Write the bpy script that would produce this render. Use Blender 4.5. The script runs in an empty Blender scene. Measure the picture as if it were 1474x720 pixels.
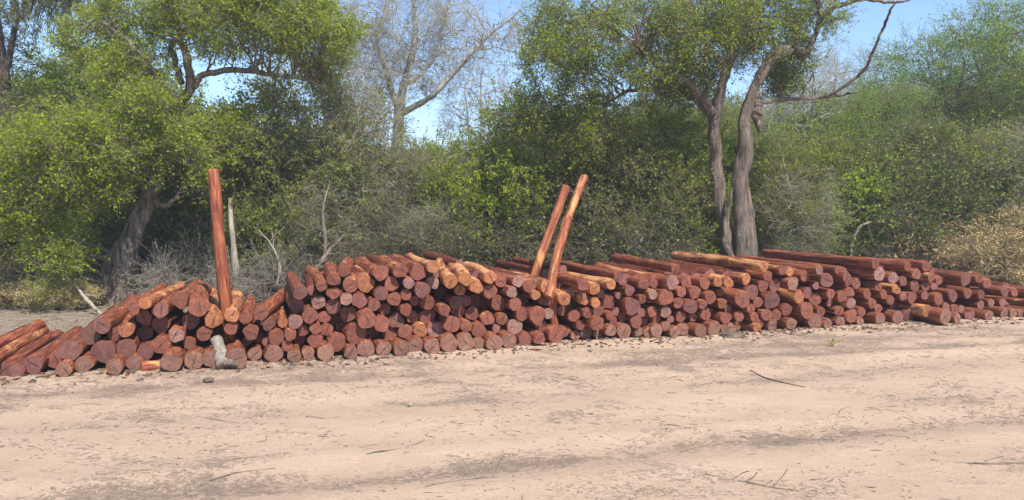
import bpy, math, random
import numpy as np
from mathutils import Vector, Matrix, Euler

random.seed(7)
rng = np.random.default_rng(11)
S = bpy.context.scene
COL = S.collection

# ------------------------------------------------------------------ camera
CAM_H, F, PITCH = 1.6, 1065.0, math.radians(3.2)
cd = bpy.data.cameras.new('camera'); cam = bpy.data.objects.new('camera', cd); COL.objects.link(cam)
cam.location = (0, 0, CAM_H); cam.rotation_euler = (math.pi/2 - PITCH, 0, 0)
cd.sensor_width = 36; cd.lens = 36*F/1474; cd.clip_end = 2000; cd.clip_start = 0.05
S.camera = cam

# ------------------------------------------------------------------ world, sun, exposure
SUN_EL, SUN_AZ = math.radians(51), math.radians(150)      # azimuth clockwise from +Y (view direction)
w = bpy.data.worlds.new("World"); S.world = w; w.use_nodes = True
wn = w.node_tree.nodes; wl = w.node_tree.links
sky = wn.new('ShaderNodeTexSky'); sky.sky_type = 'NISHITA'; sky.sun_disc = False
sky.sun_elevation = SUN_EL; sky.sun_rotation = SUN_AZ
sky.air_density = 0.9; sky.dust_density = 0.0; sky.ozone_density = 4.0
wn['Background'].inputs['Strength'].default_value = 0.15
wl.new(sky.outputs[0], wn['Background'].inputs['Color'])
sd = bpy.data.lights.new('sun', 'SUN'); sun = bpy.data.objects.new('sun', sd); COL.objects.link(sun)
sd.energy = 4.9; sd.angle = math.radians(0.5); sd.color = (1.0, 0.95, 0.86)
dsun = Vector((math.sin(SUN_AZ)*math.cos(SUN_EL), math.cos(SUN_AZ)*math.cos(SUN_EL), math.sin(SUN_EL)))
sun.rotation_euler = dsun.to_track_quat('Z', 'Y').to_euler()
S.view_settings.view_transform = 'Standard'; S.view_settings.look = 'None'
S.view_settings.exposure = 0.66; S.view_settings.gamma = 1
S.cycles.max_bounces = 6; S.cycles.transparent_max_bounces = 4
S.cycles.diffuse_bounces = 3; S.cycles.glossy_bounces = 2; S.cycles.transmission_bounces = 3
S.cycles.use_denoising = True

# ------------------------------------------------------------------ helpers
CP, SP = math.cos(PITCH), math.sin(PITCH)
def ray(px, py):
    a, b = (px-737)/F, (360-py)/F
    return np.array([a, CP + b*SP, -SP + b*CP])
def at_y(px, py, Y):
    d = ray(px, py); return np.array([0, 0, CAM_H]) + d*(Y/d[1])
def at_ground(px, py, z=0.0):
    d = ray(px, py); return np.array([0, 0, CAM_H]) + d*((z-CAM_H)/d[2])

def tag(o, label=None, cat=None, group=None, kind=None):
    if label: o['label'] = label
    if cat: o['category'] = cat
    if group: o['group'] = group
    if kind: o['kind'] = kind
    return o
def empty(name, loc, rz=0.0):
    o = bpy.data.objects.new(name, None); COL.objects.link(o)
    o.location = loc; o.rotation_euler = (0, 0, rz); o.empty_display_size = 0.2
    return o
def mesh_np(name, verts, faces_list, mats, mat_idx=None, smooth=False):
    """faces_list: list of int arrays (n,k), any k each"""
    me = bpy.data.meshes.new(name)
    verts = np.asarray(verts, np.float32).reshape(-1, 3)
    me.vertices.add(len(verts)); me.vertices.foreach_set('co', verts.ravel())
    loops, starts, pos, mi = [], [], 0, []
    for i, f in enumerate(faces_list):
        if len(f) == 0: continue
        k = f.shape[1]
        loops.append(f.ravel()); starts.append(pos + np.arange(len(f))*k); pos += f.size
        mi.append(np.full(len(f), mat_idx[i] if mat_idx else 0))
    loops = np.concatenate(loops); starts = np.concatenate(starts); mi = np.concatenate(mi)
    me.loops.add(len(loops)); me.loops.foreach_set('vertex_index', loops.astype(np.int32))
    me.polygons.add(len(starts)); me.polygons.foreach_set('loop_start', starts.astype(np.int32))
    me.polygons.foreach_set('material_index', mi.astype(np.int32))
    if smooth: me.polygons.foreach_set('use_smooth', np.ones(len(starts), bool))
    for m in mats: me.materials.append(m)
    me.update(calc_edges=True)
    return me
def link(name, me, parent=None):
    o = bpy.data.objects.new(name, me); COL.objects.link(o)
    if parent: o.parent = parent
    return o

# ------------------------------------------------------------------ materials
class M:
    def __init__(s, name, rough=0.8):
        s.m = bpy.data.materials.new(name); s.m.use_nodes = True
        s.n = s.m.node_tree.nodes; s.l = s.m.node_tree.links
        s.b = s.n['Principled BSDF']; s.b.inputs['Roughness'].default_value = rough
        s.b.inputs['Specular IOR Level'].default_value = 0.3
    def new(s, t, **kw):
        nd = s.n.new(t)
        for k, v in kw.items(): setattr(nd, k, v)
        return nd
    def put(s, sock, v):
        if hasattr(v, 'is_output'): s.l.new(v, sock)
        else: sock.default_value = v
    def coord(s, which='Object', scale=(1, 1, 1), rot=(0, 0, 0), src=None):
        if src is None: src = s.new('ShaderNodeTexCoord').outputs[which]
        mp = s.new('ShaderNodeMapping'); mp.inputs['Scale'].default_value = scale; mp.inputs['Rotation'].default_value = rot
        s.l.new(src, mp.inputs[0]); return mp.outputs[0]
    def noise(s, vec, scale, detail=4, rough=0.6, dist=0.0):
        t = s.new('ShaderNodeTexNoise'); s.l.new(vec, t.inputs['Vector'])
        t.inputs['Scale'].default_value = scale; t.inputs['Detail'].default_value = detail
        t.inputs['Roughness'].default_value = rough; t.inputs['Distortion'].default_value = dist
        return t.outputs['Fac']
    def ramp(s, fac, stops, interp='LINEAR'):
        r = s.new('ShaderNodeValToRGB'); r.color_ramp.interpolation = interp
        e = r.color_ramp.elements
        while len(e) < len(stops): e.new(0.5)
        for i, (p, c) in enumerate(stops):
            e[i].position = p
            e[i].color = (*c, 1) if isinstance(c, tuple) else (c, c, c, 1)
        s.put(r.inputs[0], fac); return r.outputs[0]
    def mix(s, fac, a, b, mode='MIX'):
        x = s.new('ShaderNodeMix', data_type='RGBA', blend_type=mode)
        s.put(x.inputs[0], fac)
        for sock, v in ((x.inputs[6], a), (x.inputs[7], b)):
            s.put(sock, (*v, 1) if isinstance(v, tuple) and len(v) == 3 else v)
        return x.outputs[2]
    def math(s, op, a, b=0.0, c=0.0):
        x = s.new('ShaderNodeMath', operation=op)
        for i, v in enumerate((a, b, c)): s.put(x.inputs[i], v)
        return x.outputs[0]
    def bump(s, h, strength=0.5, dist=0.02):
        b = s.new('ShaderNodeBump'); b.inputs['Strength'].default_value = strength; b.inputs['Distance'].default_value = dist
        s.l.new(h, b.inputs['Height']); s.l.new(b.outputs[0], s.b.inputs['Normal'])
    def base(s, c): s.put(s.b.inputs['Base Color'], (*c, 1) if isinstance(c, tuple) else c)

def leaf_mat(name, cols, trans=0.35, rough=0.55):
    m = M(name, rough)
    m.b.inputs['Specular IOR Level'].default_value = 0.12
    g = m.new('ShaderNodeNewGeometry'); oi = m.new('ShaderNodeObjectInfo')
    c = m.ramp(g.outputs['Random Per Island'], [(i/(len(cols)-1), k) for i, k in enumerate(cols)])
    hsv = m.new('ShaderNodeHueSaturation')
    m.put(hsv.inputs['Hue'], m.math('MULTIPLY_ADD', oi.outputs['Random'], 0.03, 0.492))
    m.put(hsv.inputs['Value'], m.math('MULTIPLY_ADD', oi.outputs['Random'], 0.3, 0.97))
    m.l.new(c, hsv.inputs['Color'])
    m.base(hsv.outputs[0])
    tr = m.new('ShaderNodeBsdfTranslucent'); m.l.new(m.mix(0.5, hsv.outputs[0], (0.3, 0.36, 0.02)), tr.inputs['Color'])
    mx = m.new('ShaderNodeMixShader'); mx.inputs[0].default_value = trans
    m.l.new(m.b.outputs[0], mx.inputs[1]); m.l.new(tr.outputs[0], mx.inputs[2])
    m.l.new(mx.outputs[0], m.n['Material Output'].inputs['Surface'])
    return m.m
def bark_mat(name, dark, light, scale=14, sy=0.25, bump=0.8, bd=0.03):
    m = M(name, 0.9)
    v = m.coord('Object', (1, 1, sy))
    n = m.noise(v, scale, 6, 0.7, 0.6)
    n2 = m.noise(m.coord('Object'), 2.2, 3)
    c = m.ramp(n, [(0.38, dark), (0.62, light)])
    m.base(m.mix(m.ramp(n2, [(0.35, 0.0), (0.65, 1.0)]), c, m.mix(0.4, c, tuple(x*1.1+0.03 for x in light))))
    m.bump(n, bump, bd)
    return m.m

MAT = {}
MAT['leaf_yellow'] = leaf_mat('yellow_green_leaf', [(0.18, 0.26, 0.02), (0.34, 0.44, 0.03), (0.50, 0.58, 0.06)], 0.66)
MAT['leaf_olive'] = leaf_mat('olive_leaf', [(0.150, 0.178, 0.033), (0.273, 0.298, 0.050), (0.423, 0.436, 0.077)], 0.66)
MAT['leaf_green'] = leaf_mat('mid_green_leaf', [(0.137, 0.198, 0.028), (0.273, 0.357, 0.039), (0.465, 0.542, 0.055)], 0.66)
MAT['leaf_feather'] = leaf_mat('feathery_green_leaf', [(0.137, 0.278, 0.044), (0.260, 0.463, 0.066), (0.396, 0.608, 0.088)], 0.66)
MAT['leaf_dark'] = leaf_mat('dark_green_leaf', [(0.055, 0.086, 0.022), (0.110, 0.146, 0.033), (0.205, 0.237, 0.044)], 0.25)
MAT['leaf_straw'] = leaf_mat('dry_straw_leaf', [(0.38, 0.26, 0.11), (0.50, 0.37, 0.17), (0.60, 0.47, 0.24)], 0.3, 0.8)
MAT['moss'] = leaf_mat('hanging_moss', [(0.12, 0.14, 0.09), (0.22, 0.24, 0.16)], 0.25, 0.9)
MAT['bark_grey'] = bark_mat('grey_bark', (0.028, 0.021, 0.016), (0.28, 0.225, 0.175), 14, 0.16, 0.9, 0.06)
MAT['bark_brown'] = bark_mat('brown_bark', (0.02, 0.015, 0.011), (0.22, 0.165, 0.125), 16, 0.16, 0.9, 0.06)
MAT['bark_dark'] = bark_mat('dark_bark', (0.02, 0.015, 0.012), (0.12, 0.09, 0.07), 16, 0.25)
MAT['twig_grey'] = bark_mat('grey_twig', (0.085, 0.065, 0.045), (0.24, 0.20, 0.145), 9, 1, 0.1)
MAT['stump_grey'] = bark_mat('weathered_stump', (0.09, 0.07, 0.055), (0.31, 0.265, 0.21), 16, 0.3, 0.6)
MAT['twig_pale'] = bark_mat('pale_twig', (0.12, 0.10, 0.08), (0.31, 0.275, 0.22), 9, 1, 0.1)
MAT['bark_pale'] = bark_mat('pale_grey_bark', (0.10, 0.085, 0.07), (0.42, 0.38, 0.32), 12, 0.2, 0.5)
MAT['twig_light'] = bark_mat('light_grey_twig', (0.22, 0.20, 0.17), (0.42, 0.39, 0.34), 9, 1, 0.1)
MAT['twig_brown'] = bark_mat('brown_twig', (0.05, 0.036, 0.026), (0.16, 0.12, 0.085), 9, 1, 0.1)
MAT['dead_pale'] = bark_mat('pale_dead_wood', (0.15, 0.12, 0.09), (0.40, 0.345, 0.27), 18, 0.2, 0.4)

def wood_side():
    m = M('log_side_wood', 0.72)
    oi = m.new('ShaderNodeObjectInfo')
    tc = m.new('ShaderNodeTexCoord').outputs['Object']
    off = m.new('ShaderNodeVectorMath', operation='ADD'); m.l.new(tc, off.inputs[0])
    cmb = m.new('ShaderNodeCombineXYZ'); r50 = m.math('MULTIPLY', oi.outputs['Random'], 50.0)
    m.l.new(r50, cmb.inputs[0]); m.l.new(r50, cmb.inputs[1]); m.l.new(cmb.outputs[0], off.inputs[1])
    fine = m.noise(m.coord(src=off.outputs[0], scale=(42, 3.5, 42)), 1.0, 5, 0.65, 0.4)
    streak = m.noise(m.coord(src=off.outputs[0], scale=(13, 1.4, 13)), 1.0, 4, 0.6, 0.8)
    blot = m.noise(m.coord(src=off.outputs[0], scale=(5, 2.5, 5)), 1.0, 4, 0.65, 0.5)
    red = m.ramp(fine, [(0.3, (0.035, 0.012, 0.009)), (0.5, (0.15, 0.050, 0.027)), (0.7, (0.33, 0.135, 0.065))])
    tint = m.mix(0.75, red, oi.outputs['Color'], 'MULTIPLY')
    red = m.mix(1.0, tint, (1.65, 1.6, 1.55), 'MULTIPLY')
    sap = m.ramp(fine, [(0.3, (0.36, 0.13, 0.045)), (0.7, (0.66, 0.36, 0.15))])
    thr = m.math('MULTIPLY_ADD', oi.outputs['Alpha'], -0.25, 0.80)         # alpha carries how much pale sapwood is left
    lo = m.math('SUBTRACT', blot, thr); hi = m.math('ADD', lo, m.math('MULTIPLY', m.math('SUBTRACT', streak, 0.5), 0.5))
    fac = m.math('MULTIPLY', hi, 9.0); fac = m.math('MINIMUM', m.math('MAXIMUM', fac, 0.0), 1.0)
    c = m.mix(fac, red, sap)
    dk = m.ramp(streak, [(0.28, 0.0), (0.42, 1.0)])
    c = m.mix(dk, m.mix(0.6, c, (0.07, 0.028, 0.02)), c)
    m.base(c)
    m.bump(m.math('ADD', m.math('MULTIPLY', fine, 0.5), streak), 0.7, 0.012)
    return m.m
def wood_end():
    m = M('log_cut_wood', 0.8)
    oi = m.new('ShaderNodeObjectInfo')
    tc = m.new('ShaderNodeTexCoord').outputs['Object']
    sep = m.new('ShaderNodeSeparateXYZ'); m.l.new(tc, sep.inputs[0])
    x, z = sep.outputs[0], sep.outputs[2]
    off = m.new('ShaderNodeVectorMath', operation='ADD'); m.l.new(tc, off.inputs[0])
    cmb = m.new('ShaderNodeCombineXYZ'); r50 = m.math('MULTIPLY', oi.outputs['Random'], 50.0)
    m.l.new(r50, cmb.inputs[0]); m.l.new(r50, cmb.inputs[2]); m.l.new(cmb.outputs[0], off.inputs[1])
    P = off.outputs[0]
    nz = m.noise(P, 14, 3, 0.6)
    xs = m.math('ADD', x, m.math('MULTIPLY_ADD', oi.outputs['Random'], 0.03, -0.015))
    rad = m.math('SQRT', m.math('ADD', m.math('MULTIPLY', xs, xs), m.math('MULTIPLY', z, z)))
    rr = m.math('ADD', rad, m.math('MULTIPLY', nz, 0.03))
    rings = m.math('SINE', m.math('MULTIPLY', rr, 250.0))
    rings = m.math('MULTIPLY_ADD', rings, 0.5, 0.5)
    grain = m.noise(P, 65, 4, 0.75)
    blot = m.noise(P, 14, 4, 0.7, 0.5)
    # saw marks: fine parallel lines turned by a per-log angle
    th = m.math('MULTIPLY', m.math('FRACT', m.math('MULTIPLY', oi.outputs['Random'], 17.3)), 3.14)
    ct, st = m.math('COSINE', th), m.math('SINE', th)
    u = m.math('ADD', m.math('MULTIPLY', x, ct), m.math('MULTIPLY', z, st))
    vv = m.math('SUBTRACT', m.math('MULTIPLY', z, ct), m.math('MULTIPLY', x, st))
    cu = m.new('ShaderNodeCombineXYZ'); m.l.new(m.math('MULTIPLY', u, 75.0), cu.inputs[0]); m.l.new(m.math('MULTIPLY', vv, 7.0), cu.inputs[1]); m.l.new(r50, cu.inputs[2])
    saw = m.noise(cu.outputs[0], 1.0, 2, 0.5)
    col = m.mix(m.ramp(blot, [(0.3, 0.0), (0.7, 1.0)]), m.mix(1.0, oi.outputs['Color'], (0.58, 0.52, 0.54), 'MULTIPLY'), m.mix(1.0, oi.outputs['Color'], (1.3, 1.36, 1.36), 'MULTIPLY'))
    col = m.mix(m.math('MULTIPLY', rings, 0.34), col, m.mix(1.0, col, (0.5, 0.42, 0.4), 'MULTIPLY'))
    col = m.mix(m.ramp(saw, [(0.35, 0.38), (0.6, 0.0)]), col, m.mix(1.0, col, (0.45, 0.4, 0.4), 'MULTIPLY'))
    col = m.mix(m.ramp(grain, [(0.36, 0.5), (0.58, 0.0)]), col, (0.10, 0.045, 0.035))
    # a dry crack across the heart
    wob = m.math('MULTIPLY', m.math('SUBTRACT', m.noise(P, 35, 3, 0.7), 0.5), 0.03)
    crk = m.math('ABSOLUTE', m.math('ADD', m.math('ADD', u, wob), m.math('MULTIPLY_ADD', oi.outputs['Random'], 0.02, -0.01)))
    wdt = m.math('MAXIMUM', m.math('SUBTRACT', 0.0048, m.math('MULTIPLY', m.math('ABSOLUTE', vv), 0.045)), 0.0)
    on = m.math('LESS_THAN', m.math('FRACT', m.math('MULTIPLY', oi.outputs['Random'], 7.7)), 0.5)
    cr = m.math('MULTIPLY', m.math('LESS_THAN', crk, wdt), on)
    pith = m.math('LESS_THAN', rad, 0.0055)
    cr = m.math('MAXIMUM', cr, m.math('MULTIPLY', pith, 0.7))
    col = m.mix(cr, m.mix(1.0, col, (0.87, 0.87, 0.87), 'MULTIPLY'), (0.03, 0.012, 0.01))
    m.base(col)
    m.bump(m.math('ADD', m.math('MULTIPLY', saw, 0.7), m.math('MULTIPLY', grain, 0.5)), 0.45, 0.006)
    return m.m
MAT['side'] = wood_side(); MAT['end'] = wood_end()

def ground_mat():
    m = M('sandy_earth', 0.95); m.b.inputs['Specular IOR Level'].default_value = 0.1
    P = m.new('ShaderNodeTexCoord').outputs['Object']
    sep = m.new('ShaderNodeSeparateXYZ'); m.l.new(P, sep.inputs[0]); X, Y = sep.outputs[0], sep.outputs[1]
    big = m.noise(m.coord(src=P, scale=(0.5, 0.9, 1), rot=(0, 0, 0.18)), 1.0, 4, 0.6, 0.3)
    mid = m.noise(m.coord(src=P, scale=(1.7, 3.0, 1), rot=(0, 0, 0.22)), 1.0, 7, 0.72, 0.8)
    fib = m.noise(m.coord(src=P, scale=(14, 26, 1), rot=(0, 0, 0.3)), 1.0, 6, 0.8, 1.6)
    fib2 = m.noise(m.coord(src=P, scale=(40, 28, 1), rot=(0, 0, -0.5)), 1.0, 5, 0.8, 1.5)
    speck = m.noise(P, 95, 4, 0.8)
    sand = m.ramp(mid, [(0.3, (0.465, 0.325, 0.228)), (0.55, (0.56, 0.40, 0.283)), (0.75, (0.615, 0.455, 0.33))])
    sand = m.mix(m.ramp(speck, [(0.35, 0.45), (0.55, 0.0)]), sand, (0.33, 0.235, 0.17))
    lit = m.ramp(speck, [(0.3, (0.11, 0.078, 0.058)), (0.5, (0.26, 0.185, 0.137)), (0.72, (0.44, 0.335, 0.25))])
    # the pile foot keeps more bark litter; so does the forest floor behind
    dist = m.math('SUBTRACT', Y, m.math('MULTIPLY_ADD', X, FL_B, FL_A))       # metres behind the pile face (about)
    near = m.math('MULTIPLY', m.math('MINIMUM', m.math('MAXIMUM', m.math('MULTIPLY_ADD', dist, 0.42, 1.0), 0.0), 1.0), 0.085)
    bh = m.math('MULTIPLY', m.math('MINIMUM', m.math('MAXIMUM', m.math('SUBTRACT', dist, 0.2), 0.0), 1.0), 0.2)
    # tyre tracks: two bands slanting across
    def band(a, b, c, wd):
        t = m.math('ABSOLUTE', m.math('SUBTRACT', Y, m.math('ADD', m.math('MULTIPLY_ADD', X, b, a), m.math('MULTIPLY', m.math('MULTIPLY', X, X), c))))
        return m.math('MAXIMUM', m.math('SUBTRACT', 1.0, m.math('MULTIPLY', t, 1.0/wd)), 0.0)
    tr = m.math('MAXIMUM', band(4.62, 0.26, 0.0, 0.26), m.math('MULTIPLY', band(6.25, 0.27, 0.01, 0.35), 0.6))
    tr = m.math('MAXIMUM', tr, m.math('MULTIPLY', band(7.4, 0.24, 0.0, 0.2), 0.7))
    pt = m.math('ADD', m.math('MULTIPLY', big, 0.45), m.math('MULTIPLY', mid, 0.55))
    pt = m.math('ADD', pt, m.math('ADD', near, bh)); pt = m.math('ADD', pt, m.math('MULTIPLY', tr, 0.07))
    pt = m.ramp(pt, [(0.45, 0.0), (0.64, 1.0)])
    fm = m.math('ADD', m.math('MULTIPLY', fib, 0.6), m.math('MULTIPLY', fib2, 0.4))
    thr = m.math('MULTIPLY_ADD', pt, -0.17, 0.60)
    mask = m.math('MULTIPLY', m.math('SUBTRACT', fm, thr), 9.0)
    mask = m.math('MULTIPLY', m.math('MINIMUM', m.math('MAXIMUM', mask, 0.0), 1.0), 0.88)
    c = m.mix(mask, sand, lit)
    c = m.mix(m.math('MULTIPLY', tr, 0.17), c, (0.27, 0.19, 0.145))
    c = m.mix(m.math('MULTIPLY', bh, 2.5), c, (0.33, 0.255, 0.165))
    m.base(c)
    h = m.math('ADD', m.math('MULTIPLY', mask, 0.35), m.math('MULTIPLY', fib, 0.5))
    h = m.math('ADD', h, m.math('MULTIPLY', speck, 0.35)); h = m.math('ADD', h, m.math('MULTIPLY', mid, 0.6))
    m.bump(h, 0.75, 0.035)
    return m.m

# ------------------------------------------------------------------ the ground (the pile's foot runs from G0 towards G1)
G0, G1 = at_ground(0, 544), at_ground(1474, 455)
FD = (G1-G0); FD[2] = 0; FD /= np.linalg.norm(FD)              # along the face
FN = np.array([-FD[1], FD[0], 0])                              # into the pile (away from the camera)
FL_A, FL_B = float(G0[1]-G0[0]*FD[1]/FD[0]), float(FD[1]/FD[0])
def smooth_noise(x, y, sc, seed):
    r = np.random.default_rng(seed); out = np.zeros_like(x)
    for k in range(7):
        a = r.uniform(0, 2*np.pi); f = sc*r.uniform(0.6, 1.8); ph = r.uniform(0, 7)
        out += np.sin((x*np.cos(a)+y*np.sin(a))*f+ph+0.7*np.sin((x*np.sin(a)-y*np.cos(a))*f*0.6+ph*2))
    return out/7
def ground_z(x, y):
    x = np.asarray(x, float); y = np.asarray(y, float)
    z = 0.010*smooth_noise(x, y, 2.2, 3) + 0.006*smooth_noise(x, y, 7, 4) + 0.02*smooth_noise(x, y, 0.5, 5)*np.clip((y-4)/8, 0, 1)
    for a, b, c, wd, dp in ((4.62, .26, 0, .20, .026), (6.25, .27, .01, .3, .018), (7.4, .24, 0, .18, .018)):
        t = (y-(a+b*x+c*x*x))/wd
        z = z - dp*np.exp(-t*t) + dp*0.5*np.exp(-(np.abs(t)-1.8)**2*2)
    dist = y-(FL_A+FL_B*x)
    z = z*np.where(np.abs(dist-1.1) < 1.4, 0.35, 1.0)
    z += (.022+.02*smooth_noise(x, y, 5, 12))*np.exp(-((dist+.04)/.12)**2)       # sand banked against the bottom logs
    z += 0.25*np.exp(-((x+9.6)/2.6)**2-((y-14.2)/1.0)**2)       # low earth bank at the far left
    return z
MAT['ground'] = ground_mat()
def build_ground():
    xs = np.concatenate([[-600, -250, -100, -50, -28, -18], np.arange(-13, 15.01, 0.075), [20, 30, 55, 110, 260, 600]])
    ys = np.concatenate([[-60, -20, -5, 0.6], np.arange(2.2, 17.01, 0.065), [19, 22, 27, 35, 50, 80, 150, 400, 1200]])
    X, Y = np.meshgrid(xs, ys); Z = ground_z(X, Y)
    far = (X < -13) | (X > 15) | (Y > 17) | (Y < 2.2)
    Z = np.where(far, 0, Z); n, k = len(ys), len(xs)
    i = (np.arange(n-1)[:, None]*k + np.arange(k-1)[None]).ravel()
    me = mesh_np('ground', np.stack([X, Y, Z], -1), [np.stack([i, i+1, i+k+1, i+k], 1)], [MAT['ground']], smooth=True)
    tag(link('ground', me), kind='structure')
build_ground()

# ------------------------------------------------------------------ logs
YAW0 = math.atan2(-FN[0], FN[1])
def on_face(px, py, back=0.0):
    d = ray(px, py); o = np.array([0, 0, CAM_H]); p0 = G0 + FN*back
    return o + d*(np.dot(p0-o, FN)/np.dot(d, FN))

TONE = {  # end colour, side tint, sapwood amount
 'p': ((0.235, 0.098, 0.08), (0.62, 0.48, 0.44), 0.2), 'r': ((0.285, 0.095, 0.06), (0.82, 0.64, 0.52), 0.55),
 'o': ((0.47, 0.18, 0.075), (1.0, 0.85, 0.7), 1.25), 'b': ((0.23, 0.085, 0.065), (0.58, 0.44, 0.38), 0.1),
 't': ((0.32, 0.16, 0.11), (0.72, 0.6, 0.52), 0.3), 'l': ((0.36, 0.195, 0.155), (0.9, 0.78, 0.66), 0.8)}
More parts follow.
